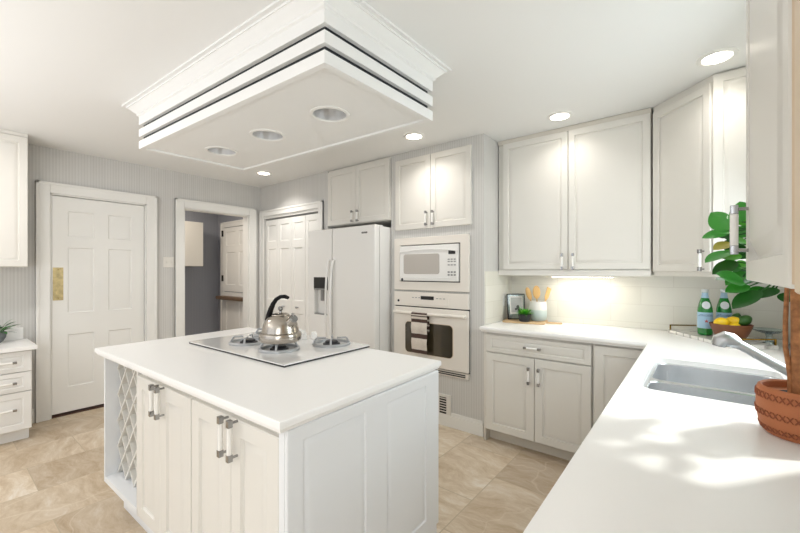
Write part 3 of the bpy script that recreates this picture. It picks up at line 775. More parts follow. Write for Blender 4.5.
# ------------------------------------------------------------------ refrigerator
fg = thing('refrigerator', 'white side-by-side refrigerator with ice dispenser between closet and ovens', 'refrigerator', (-3.322, 2.58, 0))
FW = 0.974; sp_ = 0.384
b = MB(); b.box((0.003, 0.075, 0.03), (FW - 0.003, 0.75, 1.755), M_APPL, 0.006); b.box((0.03, 0.04, 0.0), (FW - 0.03, 0.70, 0.03), M_GREYP)
b.box((0.02, 0.03, 1.755), (FW - 0.02, 0.14, 1.768), M_APPL, 0.003); b.build('body', fg)
b = MB(); b.box((0, 0, 0.09), (sp_ - 0.003, 0.068, 1.765), M_APPL, 0.012)
cutb = MB(); cutb.box((0.105, -0.02, 0.875), (0.315, 0.052, 1.135), M_APPL); 
dl = b.build('freezer_door', fg)
cb_ = cutb.build('cutter', smooth=0); cb_.location = (-3.322, 2.58, 0)
boolean(dl, cb_)
b = MB(); b.box((0.10, -0.004, 1.135), (0.322, 0.0, 1.268), M_BLACK, 0.0015)
b.box((0.105, -0.0045, 1.1355), (0.318, -0.0041, 1.15), M_GREYP)
b.build('dispenser_panel', dl); b = MB(); b.box((0.19, 0.012, 1.02), (0.232, 0.050, 1.1345), M_GREYP, 0.004); b.build('dispenser_paddle', dl); b = MB(); b.box((0.108, 0.0, 0.876), (0.312, 0.05, 0.884), M_GREYP); b.build('drip_tray', dl)
b = MB(); b.box((sp_ + 0.003, 0, 0.09), (FW, 0.068, 1.765), M_APPL, 0.012); dr = b.build('fridge_door', fg)
for par, hx, sg in ((dl, sp_ - 0.032, -1), (dr, sp_ + 0.034, 1)):
    b = MB(); n = 14; pts = []
    for i in range(n + 1):
        u = i / n; z = 1.44 - u * 0.98
        pts.append((hx + sg * 0.0, -0.018 - 0.04 * math.sin(PI * u) ** 0.6, z))
    pts = [(hx, 0.002, 1.445)] + pts + [(hx, 0.002, 0.455)]
    b.tube(pts, 0.0125, M_APPL, 12, 0.8); b.build('handle', par)
# maker's wordmark too small to read: a short dark line of letter-like strokes
b = MB(); xx = 0.805
for w_ in (0.009, 0.006, 0.003, 0.006, 0.003, 0.007, 0.007, 0.007, 0.003):
    b.box((xx, -0.0012, 1.688), (xx + w_, 0.0, 1.704), M_INKB); xx += w_ + 0.0028
bd = b.build('badge', dr); bd['label'] = 'small dark wordmark'

# ------------------------------------------------------------------ microwave and oven
mw = thing('microwave', 'white built-in microwave above the wall oven', 'microwave', (-2.275, YT, 1.158))
b = MB(); b.box((0.03, 0.004, 0.03), (0.765, 0.45, 0.455), M_APPL2); b.build('body', mw)
tw, th = 0.79, 0.480
b = MB()
b.box((0, -0.030, 0), (0.068, -0.001, th), M_APPL2, 0.006); b.box((tw - 0.082, -0.030, 0), (tw, -0.001, th), M_APPL2, 0.006)
b.box((0.062, -0.030, 0), (tw - 0.075, -0.001, 0.078), M_APPL2, 0.006); b.box((0.062, -0.030, 0.412), (tw - 0.075, -0.001, th), M_APPL2, 0.006)
b.box((0.066, -0.006, 0.076), (tw - 0.08, 0.0, 0.414), M_BLACK)
b.build('trim_frame', mw)
b = MB(); b.box((0.076, -0.042, 0.086), (tw - 0.092, -0.007, 0.404), M_APPL, 0.006)
n = 16
prof = []
xs_ = [0.078 + (tw - 0.172) * i / n for i in range(n + 1)]
up = [(x, 0.352 + 0.022 * math.sin(PI * i / n)) for i, x in enumerate(xs_)]
lp0 = [(x, -0.042, z) for x, z in up] + [(x, -0.042, z - 0.012) for x, z in reversed(up)]
lp1 = [(x, -0.048, z - 0.002) for x, z in up] + [(x, -0.048, z - 0.010) for x, z in reversed(up)]
b.loft([lp0, lp1], M_APPL); dn = [(x, 0.118 - 0.010 * math.sin(PI * i / n)) for i, x in enumerate(xs_)]
lp0 = [(x, -0.042, z + 0.006) for x, z in dn] + [(x, -0.042, z) for x, z in reversed(dn)]
lp1 = [(x, -0.046, z + 0.005) for x, z in dn] + [(x, -0.046, z + 0.001) for x, z in reversed(dn)]
b.loft([lp0, lp1], M_APPL); md = b.build('door', mw)
b = MB(); b.loft([[(x, -0.043, z) for x, z in rrect(0.125, 0.150, 0.515, 0.328, 0.02)], [(x, -0.046, z) for x, z in rrect(0.131, 0.156, 0.509, 0.322, 0.017)]], M_MWGLASS); b.build('window', md)
b = MB(); b.box((0.605, -0.0445, 0.318), (0.672, -0.0421, 0.350), M_BLACK, 0.001); b.build('display', md); b = MB()
for r_ in range(3):
    for c_ in range(3):
        b.box((0.598 + 0.029 * c_, -0.0440, 0.222 + 0.019 * r_ + (0.01 if r_ else 0)), (0.618 + 0.029 * c_, -0.0421, 0.231 + 0.019 * r_ + (0.01 if r_ else 0)), M_GREYP)
for r_ in range(2):
    for c_ in range(3): b.box((0.598 + 0.029 * c_, -0.0440, 0.135 + 0.024 * r_), (0.618 + 0.029 * c_, -0.0421, 0.149 + 0.024 * r_), M_GREYP)
kp1 = b.build('keypad', md); kp1['kind'] = 'stuff'
b = MB(); b.lathe([(0.012, 0), (0.012, 0.002), (0.0, 0.002)], M_BURN, seg=20, M=Matrix.Translation((0.108, -0.0421, 0.098)) @ Matrix.Rotation(R(90), 4, 'X')); b.build('badge', md)

ov = thing('wall_oven', 'white built-in wall oven with dark window under the microwave', 'oven', (-2.275, YT, 0.438))
b = MB(); b.box((0.03, 0.0, 0.02), (0.765, 0.5, 0.685), M_APPL2); b.build('body', ov)
b = MB(); b.box((0, -0.030, 0.575), (0.787, -0.0005, 0.706), M_APPL2, 0.006)
b.box((0.185, -0.034, 0.592), (0.60, -0.0295, 0.690), M_APPL2, 0.004); cp = b.build('control_panel', ov); b = MB(); b.box((0.312, -0.0355, 0.640), (0.452, -0.0335, 0.672), M_BLACK, 0.001); b.build('display', cp); b = MB()
for x in (0.215, 0.25, 0.285, 0.475, 0.51, 0.545): b.box((x, -0.0350, 0.652), (x + 0.022, -0.0335, 0.658), M_GREYP)
kp2 = b.build('keypad', cp); kp2['kind'] = 'stuff'; b = MB(); b.lathe([(0.012, 0), (0.012, 0.002), (0.0, 0.002)], M_BURN, seg=20, M=Matrix.Translation((0.055, -0.0305, 0.62)) @ Matrix.Rotation(R(90), 4, 'X'))
b.build('badge', cp)
b = MB(); b.box((0, -0.006, 0.045), (0.787, -0.0005, 0.575), M_BLACK); b.box((0, -0.035, 0.052), (0.787, -0.0065, 0.566), M_APPL2, 0.008); od = b.build('door', ov)
b = MB(); b.loft([[(x, -0.0355, z) for x, z in rrect(0.137, 0.152, 0.648, 0.437, 0.04)], [(x, -0.039, z) for x, z in rrect(0.143, 0.158, 0.642, 0.431, 0.036)]], M_BEIGE, False, False)
b.loft([[(x, -0.0392, z) for x, z in rrect(0.141, 0.156, 0.644, 0.433, 0.037)], [(x, -0.0405, z) for x, z in rrect(0.147, 0.162, 0.638, 0.427, 0.033)]], M_OVGLASS); b.build('window', od)
b = MB(); n = 20
pts = [(0.03 + 0.727 * i / n, -0.062 - 0.012 * math.sin(PI * i / n), 0.518) for i in range(n + 1)]
b.tube([(0.03, -0.035, 0.518)] + pts + [(0.757, -0.035, 0.518)], 0.016, M_APPL2, 14); hd = b.build('handle', od)
b = MB(); b.box((0, -0.026, 0), (0.787, -0.0005, 0.044), M_APPL2, 0.003)
for z in (0.010, 0.026): b.box((0.03, -0.0275, z), (0.757, -0.0255, z + 0.010), M_BLACK)
b.build('vent_strip', ov)
# towel folded over the handle
tl = thing('dish_towel', 'brown and cream striped dish towel folded over the oven handle', 'towel', (-1.94, YT - 0.07, 0.61))
w_ = 0.083
bands = [(0.0, 0.030, M_TOWB), (0.030, 0.130, M_TOWW), (0.130, 0.172, M_TOWB), (0.172, 0.268, M_TOWW), (0.268, 0.300, M_TOWB), (0.300, 0.315, M_TOWW), (0.315, 0.334, M_TOWB), (0.334, 0.340, M_TOWW)]
for z0, z1, m in bands:
    pass
b = MB()
path = []
for i in range(35): path.append((-0.0255 + 0.003 * math.sin(i * 0.5), 0.0 + 0.340 * i / 34))
for i in range(1, 8):
    a = PI * i / 8; path.append((-0.004 - 0.0215 * math.cos(a), 0.346 + 0.0215 * math.sin(a) - 0.006))
for i in range(12): path.append((0.0175, 0.340 - 0.16 * i / 11))
nx = 8
def mt(z, i):
    if i >= 35: return M_TOWB if i % 3 else M_TOWW
    for z0, z1, m in bands:
        if z0 <= z < z1 + 1e-6: return m
    return M_TOWB
grid = []
for i, (y, z) in enumerate(path):
    row = []
    for j in range(nx + 1):
        u = j / nx * 2 - 1
        row.append([b.v((u * w_, y + 0.003 * math.sin(u * 5 + i * 0.1) * (1 if i < 35 else 0), z)), b.v((u * w_, y + 0.003 * math.sin(u * 5 + i * 0.1) * (1 if i < 35 else 0) + (0.004 if i < 35 else -0.004 if i >= 42 else 0.0), z - (0.004 if 35 <= i < 42 else 0)))])
    grid.append(row)
for i in range(len(path) - 1):
    k = b.mi(mt((path[i][1] + path[i + 1][1]) / 2, i))
    for j in range(nx):
        b.f([grid[i][j][0], grid[i][j + 1][0], grid[i + 1][j + 1][0], grid[i + 1][j][0]], k)
        b.f([grid[i][j][1], grid[i + 1][j][1], grid[i + 1][j + 1][1], grid[i][j + 1][1]], k)
    for j in (0, nx): b.f([grid[i][j][0], grid[i + 1][j][0], grid[i + 1][j][1], grid[i][j][1]], k)
for i in (0, len(path) - 1):
    for j in range(nx): b.f([grid[i][j][0], grid[i][j][1], grid[i][j + 1][1], grid[i][j + 1][0]], b.mi(M_TOWB))
b.build('cloth', tl)
b = MB()
for j in range(15):
    x = -w_ + 2 * w_ * j / 14; b.tube([(x, -0.0235, 0.0), (x + random.uniform(-.003, .003), -0.024, -0.022)], 0.0022, M_TOWW, 5)
b.build('fringe', tl)
# return-air grille
vg = thing('air_vent', 'small cream slotted air vent low on the oven tower wall', 'vent', (-1.835, YT, 0.075))
b = MB(); b.box((0, -0.012, 0), (0.17, -0.0003, 0.195), M_CAB, 0.003); b.build('frame', vg)
b = MB(); b.box((0.058, -0.0135, 0.03), (0.125, -0.0118, 0.17), M_BLACK); b.build('opening', vg)
for k in range(6):
    s2 = MB(); s2.box((0.058, -0.0165, 0.046 + 0.022 * k), (0.125, -0.0136, 0.053 + 0.022 * k), M_CAB); s2.build('slat', vg)

# ------------------------------------------------------------------ left wall: upper cabinet, desk drawers, switch
c = thing('wall_cabinet', 'cream wall cabinet hanging at the far left edge above the drawers', 'cabinet', (-4.25, -0.10, 1.366), R(90))
b = MB(); b.box((0, 0.0205, 0.0), (0.618, 0.329, 1.07), M_CAB, 0.002); b.box((0, 0.008, 1.045), (0.62, 0.03, 1.0735), M_CAB, 0.003); b.build('body', c)
front(c, 'door', 0.308, 0.002, 0.31, 1.04, st=0.05); front(c, 'door', 0.002, 0.002, 0.302, 1.04, st=0.05)
c = thing('drawer_unit', 'low white three-drawer desk unit at the far left by the paneled door', 'drawers', (-4.13, -0.07, 0), R(90))
b = MB(); b.box((0, 0.0205, 0.095), (0.60, 0.4495, 0.7155), M_APPL, 0.002); b.build('body', c)
b = MB(); b.box((0.0, 0.08, 0), (0.59, 0.43, 0.0945), M_APPL, 0.002); b.build('plinth', c)
for z, h in ((0.10, 0.292), (0.397, 0.148), (0.550, 0.160)):
    front(c, 'drawer_front', 0.015, z, 0.58, h, m=M_APPL, st=0.045, hx=0.41, hz=z + h / 2 + (0.02 if h > .2 else 0), horiz=True, hl=0.20, prof=FLATP)
b = MB(); b.box((-4.58, -0.10, 0.716), (-4.098, 0.555, 0.748), M_TOP, 0.004); o = b.build('desk_worktop'); tag(o, 'white slab top lying on the low drawer unit at far left', 'countertop')
b = MB(); b.box((-4.5795, -0.10, 0.7485), (-4.56, 0.528, 0.848), M_TOP, 0.002); struct(b.build('trim_7'))
pl = thing('potted_plant', 'small dark-leaved plant in a grey stone bowl at the far left edge', 'plant', (-4.47, 0.355, 0.7485))
b = MB(); b.lathe([(0.028, 0), (0.045, 0.012), (0.062, 0.045), (0.068, 0.085), (0.064, 0.088), (0.058, 0.07), (0.0, 0.066)], M_STONEP, seg=28, cap1=False); b.build('pot', pl)

def leaf(mb, base, d, nrm, L, Wd, m, fold=0.18, droop=0.25, n=8):
    """one leaf blade: pointed oval, folded along the midrib and drooping at the tip"""
    d = Vector(d).normalized(); nrm = Vector(nrm); nrm = (nrm - d * nrm.dot(d)).normalized(); s = d.cross(nrm)
    base = Vector(base); k = mb.mi(m); rows = []
    for i in range(n + 1):
        u = i / n
        w = Wd * 0.5 * (math.sin(PI * (u ** 0.9)) ** 0.72 if 0 < u < 1 else 0.0) + (0.002 if u in (0,) else 0.0)
        c = base + d * (L * u) - nrm * (droop * L * u * u)
        row = []
        for q_ in (-1, -0.55, 0, 0.55, 1):
            row.append(mb.bm.verts.new(mb.M @ (c + s * (w * q_) + nrm * (fold * w * abs(q_) ** 1.3))))
        rows.append(row)
    for a, b_ in zip(rows, rows[1:]):
        for j in range(4): mb.f([a[j], a[j + 1], b_[j + 1], b_[j]], k)
fo = MB()
for i in range(34):
    a = random.uniform(0, 2 * PI); el = random.uniform(0.1, 1.1)
    d = (math.cos(a) * math.cos(el), math.sin(a) * math.cos(el), math.sin(el))
    r_ = random.uniform(0.01, 0.05)
    st0 = (r_ * math.cos(a) * .5, r_ * math.sin(a) * .5, 0.075)
    e_ = Vector(st0) + Vector(d) * random.uniform(0.02, 0.09)
    fo.tube([st0, tuple(e_)], 0.0015, M_LEAFD, 5)
    leaf(fo, e_, d, (0, 0, 1), random.uniform(0.05, 0.085), 0.026, random.choice((M_LEAFD, M_LEAFD, M_LEAF)), droop=0.3, n=5)
fo.build('foliage', pl)
sw = thing('light_switch', 'cream double light switch plate between the two left doorways', 'switch', (XL, 1.615, 1.372), R(90))
b = MB(); b.box((0, -0.006, 0), (0.112, -0.0003, 0.115), M_CAB, 0.003); b.build('plate', sw)
for x in (0.028, 0.074):
    b = MB(); b.box((x, -0.014, 0.045), (x + 0.010, -0.006, 0.070), M_CAB, 0.002); b.build('toggle', sw)
ol = thing('wall_outlet', 'white double outlet on the tiled tower side beside the picture frame', 'outlet', (TX1 + 0.0083, 3.155, 1.025), R(90))
b = MB(); b.box((0, -0.005, 0), (0.072, 0, 0.115), M_WHITE, 0.002); b.build('plate', ol)
for z in (0.02, 0.065):
    b = MB(); b.box((0.018, -0.0075, z), (0.054, -0.005, z + 0.032), M_WHITE, 0.002); b.box((0.028, -0.008, z + 0.010), (0.031, -0.0074, z + 0.024), M_BLACK); b.box((0.041, -0.008, z + 0.010), (0.044, -0.0074, z + 0.024), M_BLACK); b.build('socket', ol)
# laundry cabinet
c = thing('wall_cabinet', 'small cream cabinet on the dim wall seen through the open doorway', 'cabinet', (-5.52, 1.78, 1.40), R(90))
b = MB(); b.box((0, 0.0205, 0), (0.68, 0.3295, 0.62), M_CAB, 0.002); b.build('body', c)
d_ = MB(); d_.box((0.002, 0, 0.002), (0.40, 0.019, 0.618), M_CAB, 0.003); d_.build('door', c)
d_ = MB(); d_.box((0.404, 0, 0.002), (0.678, 0.019, 0.618), M_CAB, 0.003); dd = d_.build('door', c)
for z in (0.06, 0.52):
    h2 = MB(); h2.box((0.397, -0.006, z), (0.412, 0.001, z + 0.05), M_BLACK, 0.001); h2.build('hinge', dd)

# ------------------------------------------------------------------ ceiling soffit and downlights
SN, SL_, SR_, SF = (-1.153, 0.975), (-2.946, 0.893), (-1.142, 1.722), (-2.925, 1.635)
poly = [SL_, SN, SR_, SF]
sf = thing('ceiling_soffit', 'large stepped white ceiling box with dark grooves over the island', 'soffit', (-2.04, 1.30, 2.15))
def so(p): return [(x - (-2.04), y - 1.30) for x, y in p]
P0 = so(poly)
SH = CEIL - 2.15
b = MB()
def ring(prof, m): b.loft([[(x, y, z) for x, y in offset_poly(P0, i)] for i, z in prof], m, False, False)
ring([(0.03, 0.018), (0.030, 0.0), (0.0, 0.0), (0.0, 0.052), (0.020, 0.052)], M_CEIL)
ring([(0.0, 0.080), (0.0, 0.131), (0.020, 0.131)], M_CEIL)
ring([(0.020, 0.080), (0.0, 0.080)], M_CEIL)
ring([(0.020, 0.159), (0.0, 0.159), (0.0, 0.215), (-0.010, 0.221), (-0.010, 0.232), (-0.020, 0.240), (-0.034, 0.255), (-0.048, 0.268), (-0.054, 0.268), (-0.054, 0.279), (-0.072, 0.279), (-0.072, SH)], M_CEIL)
body = b.build('moulding', sf)
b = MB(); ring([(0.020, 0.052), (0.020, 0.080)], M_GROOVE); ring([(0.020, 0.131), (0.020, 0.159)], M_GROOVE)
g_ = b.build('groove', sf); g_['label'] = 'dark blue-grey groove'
b = MB(); Q = offset_poly(P0, 0.0305); b.loft([[(x, y, 0.012) for x, y in Q], [(x, y, 0.030) for x, y in Q]], M_CEIL); pan = b.build('bottom_panel', sf)
LP = [(-1.537, 1.336), (-2.069, 1.305), (-2.592, 1.279)]
bpy.context.view_layer.update()
for (x, y) in LP:
    cc = MB(); cc.lathe([(0.089, -0.05), (0.089, 0.1)], M_CEIL, seg=40); co = cc.build('cutter', smooth=0); co.location = (x, y, 2.15)
    boolean(pan, co)
names = ['open silver recessed lamp in the soffit, nearest the camera', 'middle of the three silver recessed lamps in the soffit', 'farthest and leftmost silver recessed lamp in the soffit']
first = None
for (x, y), nm in zip(LP, names):
    if first is None:
        t = thing('recessed_lamp', nm, 'ceiling light', (x, y, 2.162), 0, 'silver reflector lamps in the soffit')
        b = MB(); b.lathe([(0.088, 0.0), (0.105, 0.0), (0.105, -0.004), (0.091, -0.006), (0.087, -0.002), (0.087, 0.004)], M_WHITE, seg=40, cap0=False, cap1=False); b.build('trim_ring', t)
        b = MB(); b.lathe([(0.0875, 0.0), (0.084, 0.03), (0.074, 0.065), (0.058, 0.095)], M_CAN, seg=40, cap0=False, cap1=False); b.build('reflector', t)
        b = MB(); b.lathe([(0.058, 0.095), (0.053, 0.09), (0.043, 0.074), (0.02, 0.066), (0.0, 0.064)], M_BULB, seg=32, cap0=False, cap1=True); b.build('bulb', t)
        first = t
    else: dup(first, None, (x, y, 2.162), None, nm)
first = None
for (x, y), nm, pw in (((0.066, 2.551), 'lit recessed ceiling lamp nearest the diagonal corner cabinet', 0.7), ((-0.787, 2.824), 'lit recessed ceiling lamp before the long two-door wall cabinet', 0.7),
                   ((-1.84, 2.497), 'lit recessed ceiling lamp in front of the microwave cabinet', 1.5), ((-3.861, 2.385), 'small lit recessed ceiling lamp before the folding closet doors', 2.2)):
    if first is None:
        t = thing('recessed_lamp', nm, 'ceiling light', (x, y, CEIL), 0, 'lit recessed ceiling lamps')
        b = MB(); b.lathe([(0.086, -0.0004), (0.086, -0.004), (0.077, -0.008), (0.065, -0.008), (0.061, -0.003)], M_WHITE, seg=40, cap0=False, cap1=False); b.build('trim_ring', t)
        b = MB(); b.lathe([(0.062, -0.0006), (0.062, -0.0045), (0.03, -0.007), (0.0, -0.0075)], M_LAMP, seg=32); b.build('lens', t)
        first = t
    else: dup(first, None, (x, y, CEIL), None, nm)
    ld = bpy.data.lights.new('downlight', 'AREA'); lo_ = bpy.data.objects.new('downlight', ld); COL.objects.link(lo_)
    ld.shape = 'DISK'; ld.size = 0.13; ld.energy = pw; ld.color = (1.0, 0.96, 0.91); ld.spread = R(130); lo_.location = (x, y, CEIL - 0.012)
ld = bpy.data.lights.new('under_cabinet_light', 'AREA'); lo_ = bpy.data.objects.new('under_cabinet_light', ld); COL.objects.link(lo_)
ld.shape = 'RECTANGLE'; ld.size = 0.42; ld.size_y = 0.06; ld.energy = 0.25; ld.color = (1.0, 0.97, 0.82); lo_.location = (-0.73, 3.21, 1.28)

# ------------------------------------------------------------------ back counter still life
YAW = R(38.5)
cbd = thing('cutting_board', 'pale wooden cutting board with a handle under the frame and crock', 'cutting board', (-1.16, 3.17, 0.9003), R(10))
b = MB(); slab_edge(b, rrect(-0.175, -0.115, 0.165, 0.115, 0.03), [(0.003, 0), (0, 0.003), (0, 0.011), (0.003, 0.014)], M_BOARD); b.build('board', cbd)
b = MB(); slab_edge(b, rrect(0.150, -0.016, 0.285, 0.020, 0.012), [(0.002, 0.0005), (0, 0.003), (0, 0.010), (0.002, 0.0125)], M_BOARD); b.build('handle', cbd)
BZ = 0.9145
pf = thing('picture_frame', 'black wire picture frame with a small drawing on the cutting board', 'picture frame', (-1.248, 3.193, BZ), YAW)
T = Matrix.Rotation(R(-8), 4, 'X')
b = MB(); fw, fh = 0.150, 0.218
for a, c_ in (((-fw / 2, 0, 0.004), (-fw / 2, 0, fh)), ((fw / 2, 0, 0.004), (fw / 2, 0, fh)), ((-fw / 2, 0, fh), (fw / 2, 0, fh)), ((-fw / 2, 0, 0.004), (fw / 2, 0, 0.004))):
    b.tube([T @ Vector(a), T @ Vector(c_)], 0.004, M_FRAME, 8)
b.build('frame', pf)
b = MB()
for sx in (-1, 1):
    b.tube([T @ Vector((sx * fw / 2, 0.004, fh * 0.55)), (sx * fw / 2, -0.034, 0.0035)], 0.003, M_FRAME, 8); b.build('stand_leg', pf); b = MB()
b = MB(T); b.box((-fw / 2 + 0.004, -0.001, 0.008), (fw / 2 - 0.004, 0.001, fh - 0.004), M_GLASSD); b.build('glass', pf)
b = MB(T); b.box((-fw / 2 + 0.02, -0.0035, 0.045), (fw / 2 - 0.018, -0.0015, fh - 0.018), M_PAPERW)
b.box((-0.045, -0.0045, 0.06), (0.050, -0.0036, 0.188), M_PHOTO)
b.sphere((0.014, -0.005, 0.105), 0.014, M_INKB, sy=0.1, sz=1.3, seg=10, rings=6); b.sphere((0.030, -0.005, 0.078), 0.02, M_INKB, sy=0.1, sz=0.8, seg=10, rings=6); b.sphere((-0.004, -0.005, 0.088), 0.010, M_INKB, sy=0.1, seg=10, rings=6)
pc = b.build('picture', pf); pc['label'] = 'pale print with a small dark figure'
ck = thing('utensil_crock', 'white crock with blue-grey base holding wooden utensils', 'crock', (-1.095, 3.262, 0.9003), 0)
CKZ = 0.9003
ck.location = (-1.075, 3.225, BZ)
b = MB(); b.lathe([(0.045, 0), (0.060, 0.004), (0.069, 0.025), (0.072, 0.06), (0.071, 0.115), (0.066, 0.158), (0.063, 0.163), (0.059, 0.160), (0.064, 0.11), (0.064, 0.03), (0.0, 0.012)], M_CROCK, seg=36, cap1=False); b.build('pot', ck)
def utensil(name, label, dx, lean, kind, yaw):
    u = thing(name, label, 'utensil', (-1.075 + dx, 3.225, BZ + 0.016), yaw, 'wooden utensils in the crock')
    T = Matrix.Rotation(lean, 4, 'Y') @ Matrix.Diagonal((0.85, 0.85, 1.13, 1))
    b = MB(T); b.tube([(0, 0, 0), (0, 0, 0.15)], 0.006, M_UTEN, 10); b.build('shaft', u)
    b = MB(T)
    if kind == 'spoon': b.sphere((0, 0, 0.195), 0.05, M_UTEN, sx=0.55, sy=0.16, sz=1.0)
    elif kind == 'wide': b.sphere((0, 0, 0.198), 0.05, M_UTEN, sx=0.8, sy=0.16, sz=1.0)
    else: b.loft([[(-w, -0.004, z) for w, z in ((-0.008, 0.145), (-0.019, 0.17), (-0.021, 0.238), (0.021, 0.245), (0.019, 0.17), (0.008, 0.145))], [(-w, 0.004, z) for w, z in ((-0.008, 0.145), (-0.019, 0.17), (-0.021, 0.238), (0.021, 0.245), (0.019, 0.17), (0.008, 0.145))]], M_UTEN)
    b.build('head', u)
utensil('wooden_spoon', 'wooden spoon leaning left, leftmost in the crock', -0.015, R(-17), 'spoon', YAW)
utensil('wooden_spoon', 'wide round wooden spoon standing upright in the crock', -0.002, R(-3), 'wide', YAW + 0.1)
utensil('wooden_spatula', 'flat wooden spatula leaning right in the crock', 0.015, R(17), 'flat', YAW)
sp_ = thing('succulent_plant', 'small bright green plant in a black pot before the crock', 'plant', (-1.142, 3.092, BZ), 0)
b = MB(); b.lathe([(0.034, 0), (0.042, 0.006), (0.048, 0.03), (0.052, 0.062), (0.049, 0.064), (0.045, 0.052), (0.0, 0.050)], M_POTB, seg=28, cap1=False); b.build('pot', sp_)
fo = MB()
for i in range(60):
    a = random.uniform(0, 2 * PI); el = random.uniform(0.15, 1.45)
    d = (math.cos(a) * math.cos(el), math.sin(a) * math.cos(el), math.sin(el))
    leaf(fo, (0.015 * math.cos(a), 0.015 * math.sin(a), 0.055), d, (0, 0, 1) if el < 1.2 else (1, 0, 0.2), random.uniform(0.05, 0.078), 0.02, random.choice((M_LEAF2, M_LEAF2, M_LEAF)), droop=0.15, n=5)
fo.build('foliage', sp_)

# ------------------------------------------------------------------ marble tray in the corner
ux, uy = 0.55, -0.835
TA = math.atan2(uy, ux)
tr = thing('serving_tray', 'marble tray with brass end handles in the counter corner', 'tray', (-0.18, 3.26, 0.9003), TA)
TL, TW = 0.56, 0.25
b = MB(); b.box((0, 0, 0), (TL, TW, 0.021), M_MARBLE, 0.002); b.build('slab', tr)
for x in (0.006, TL - 0.006):
    b = MB()
    for y in (0.012, TW - 0.012): b.box((x - 0.004, y - 0.004, 0.0212), (x + 0.004, y + 0.004, 0.055), M_BRASS, 0.001)
    b.box((x - 0.004, 0.008, 0.049), (x + 0.004, TW - 0.008, 0.057), M_BRASS, 0.001); b.build('handle', tr)
TZ = 0.9215
def bottle(label, x, y, yaw):
    t = thing('water_bottle', label, 'bottle', (x, y, TZ), yaw, 'green water bottles on the tray'); t.scale = (1.1, 1.1, 0.99)
    b = MB(); b.lathe([(0.028, 0), (0.034, 0.004), (0.0362, 0.012), (0.0362, 0.155), (0.035, 0.172), (0.030, 0.200), (0.0225, 0.228), (0.0165, 0.248), (0.0145, 0.262), (0.0145, 0.276), (0.0155, 0.279), (0.0155, 0.284), (0.0, 0.284)], M_BOTTLE, seg=36); b.build('glass', t)
    b = MB(); b.lathe([(0.0166, 0.2755), (0.0170, 0.277), (0.0170, 0.293), (0.0155, 0.2965), (0.0, 0.2965)], M_CAPW, seg=24, cap0=False); b.build('cap', t)
    b = MB(); b.lathe([(0.0190, 0.2405), (0.0152, 0.2635), (0.0152, 0.2745)], M_LABEL, seg=24, cap0=False, cap1=False); b.build('neck_label', t)
    # front label: a strip around the body, and an oval at the shoulder
    def arc(z0, z1, a, r, m, n=16):
        bb = MB(); k = bb.mi(m); prev = None
        for i in range(n + 1):
            an = -a + 2 * a * i / n
            p = [bb.v((r * math.sin(an), -r * math.cos(an), z)) for z in (z0, z1)]
            if prev: bb.f([prev[0], p[0], p[1], prev[1]], k)
            prev = p
        return bb
    lb = arc(0.045, 0.148, 1.9, 0.0367, M_LABEL).build('label', t)
    text('S.PELLEGRINO', 0.0105, M_INK, lb, 'lettering', Matrix.Translation((0, 0, 0.132)), bend=0.0370)
    arc(0.124, 0.126, 1.2, 0.0370, M_INK).build('rule', lb)
    st = MB(); pr = [(0.0165 if k % 2 == 0 else 0.007) for k in range(10)]
    kk = st.mi(M_REDINK); cen = st.v((0, -0.0371, 0.092)); vs = []
    for k in range(10):
        a = PI / 2 + 2 * PI * k / 10; x_, z_ = pr[k] * 0.7 * math.cos(a), pr[k] * 0.7 * math.sin(a)
        vs.append(st.v((0.0371 * math.sin(x_ / 0.0371), -0.0371 * math.cos(x_ / 0.0371), 0.092 + z_)))
    for k in range(10): st.f([cen, vs[k], vs[(k + 1) % 10]], kk)
    st.build('star', lb)
    nl = MB(); k = nl.mi(M_LABELW); ring_ = []
    def sh(z): return 0.035 + (0.0225 - 0.035) * (z - 0.172) / (0.228 - 0.172) + 0.0035
    cz = 0.195; c0 = nl.v((0, -sh(cz), cz))
    for q_ in range(24):
        a = 2 * PI * q_ / 24; z = cz + 0.024 * math.sin(a); rr_ = sh(z); xx_ = 0.021 * math.cos(a)
        ring_.append(nl.v((rr_ * math.sin(xx_ / rr_), -rr_ * math.cos(xx_ / rr_), z)))
    for q_ in range(24): nl.f([c0, ring_[q_], ring_[(q_ + 1) % 24]], k)
    nl.build('shoulder_label', t)
    return t
bottle('green glass water bottle with blue label, front left on the tray', 0.022, 3.140, R(10))
bottle('green glass water bottle half hidden behind the lemon bowl', 0.117, 3.195, R(5))
bw = thing('fruit_bowl', 'brown wooden bowl of lemons on the marble tray', 'bowl', (0.140, 2.985, TZ), 0)
b = MB(); b.lathe([(0.052, 0), (0.056, 0.003), (0.075, 0.03), (0.091, 0.065), (0.102, 0.098), (0.097, 0.099), (0.085, 0.065), (0.068, 0.030), (0.0, 0.014)], M_WOODB, seg=40, cap1=False); b.build('bowl', bw)
def lemon(label, p, rz, tilt, m=M_LEMON, name='lemon', cat='lemon', s=1.0, stem=True):
    t = tag(bpy.data.objects.new('x', None), label, cat) if False else None
    T = Matrix.Rotation(rz, 4, 'Z') @ Matrix.Rotation(tilt, 4, 'Y')
    b = MB(T); pr = []
    for i in range(17):
        u = i / 16; z = -0.046 + 0.092 * u
        r_ = 0.031 * math.sin(PI * u) ** 0.62
        if u < 0.08 or u > 0.92: r_ = min(r_, 0.010)
        pr.append((r_ * s, z * s))
    b.lathe(pr, m, seg=24)
    o = b.build(name); o.location = p; return tag(o, label, cat)
lemon('yellow lemon at the left of the wooden bowl', (0.096, 2.958, TZ + 0.104), R(40), R(86))
lemon('yellow lemon in the middle of the wooden bowl, above the rim', (0.148, 3.008, TZ + 0.108), R(-20), R(70), s=1.0)
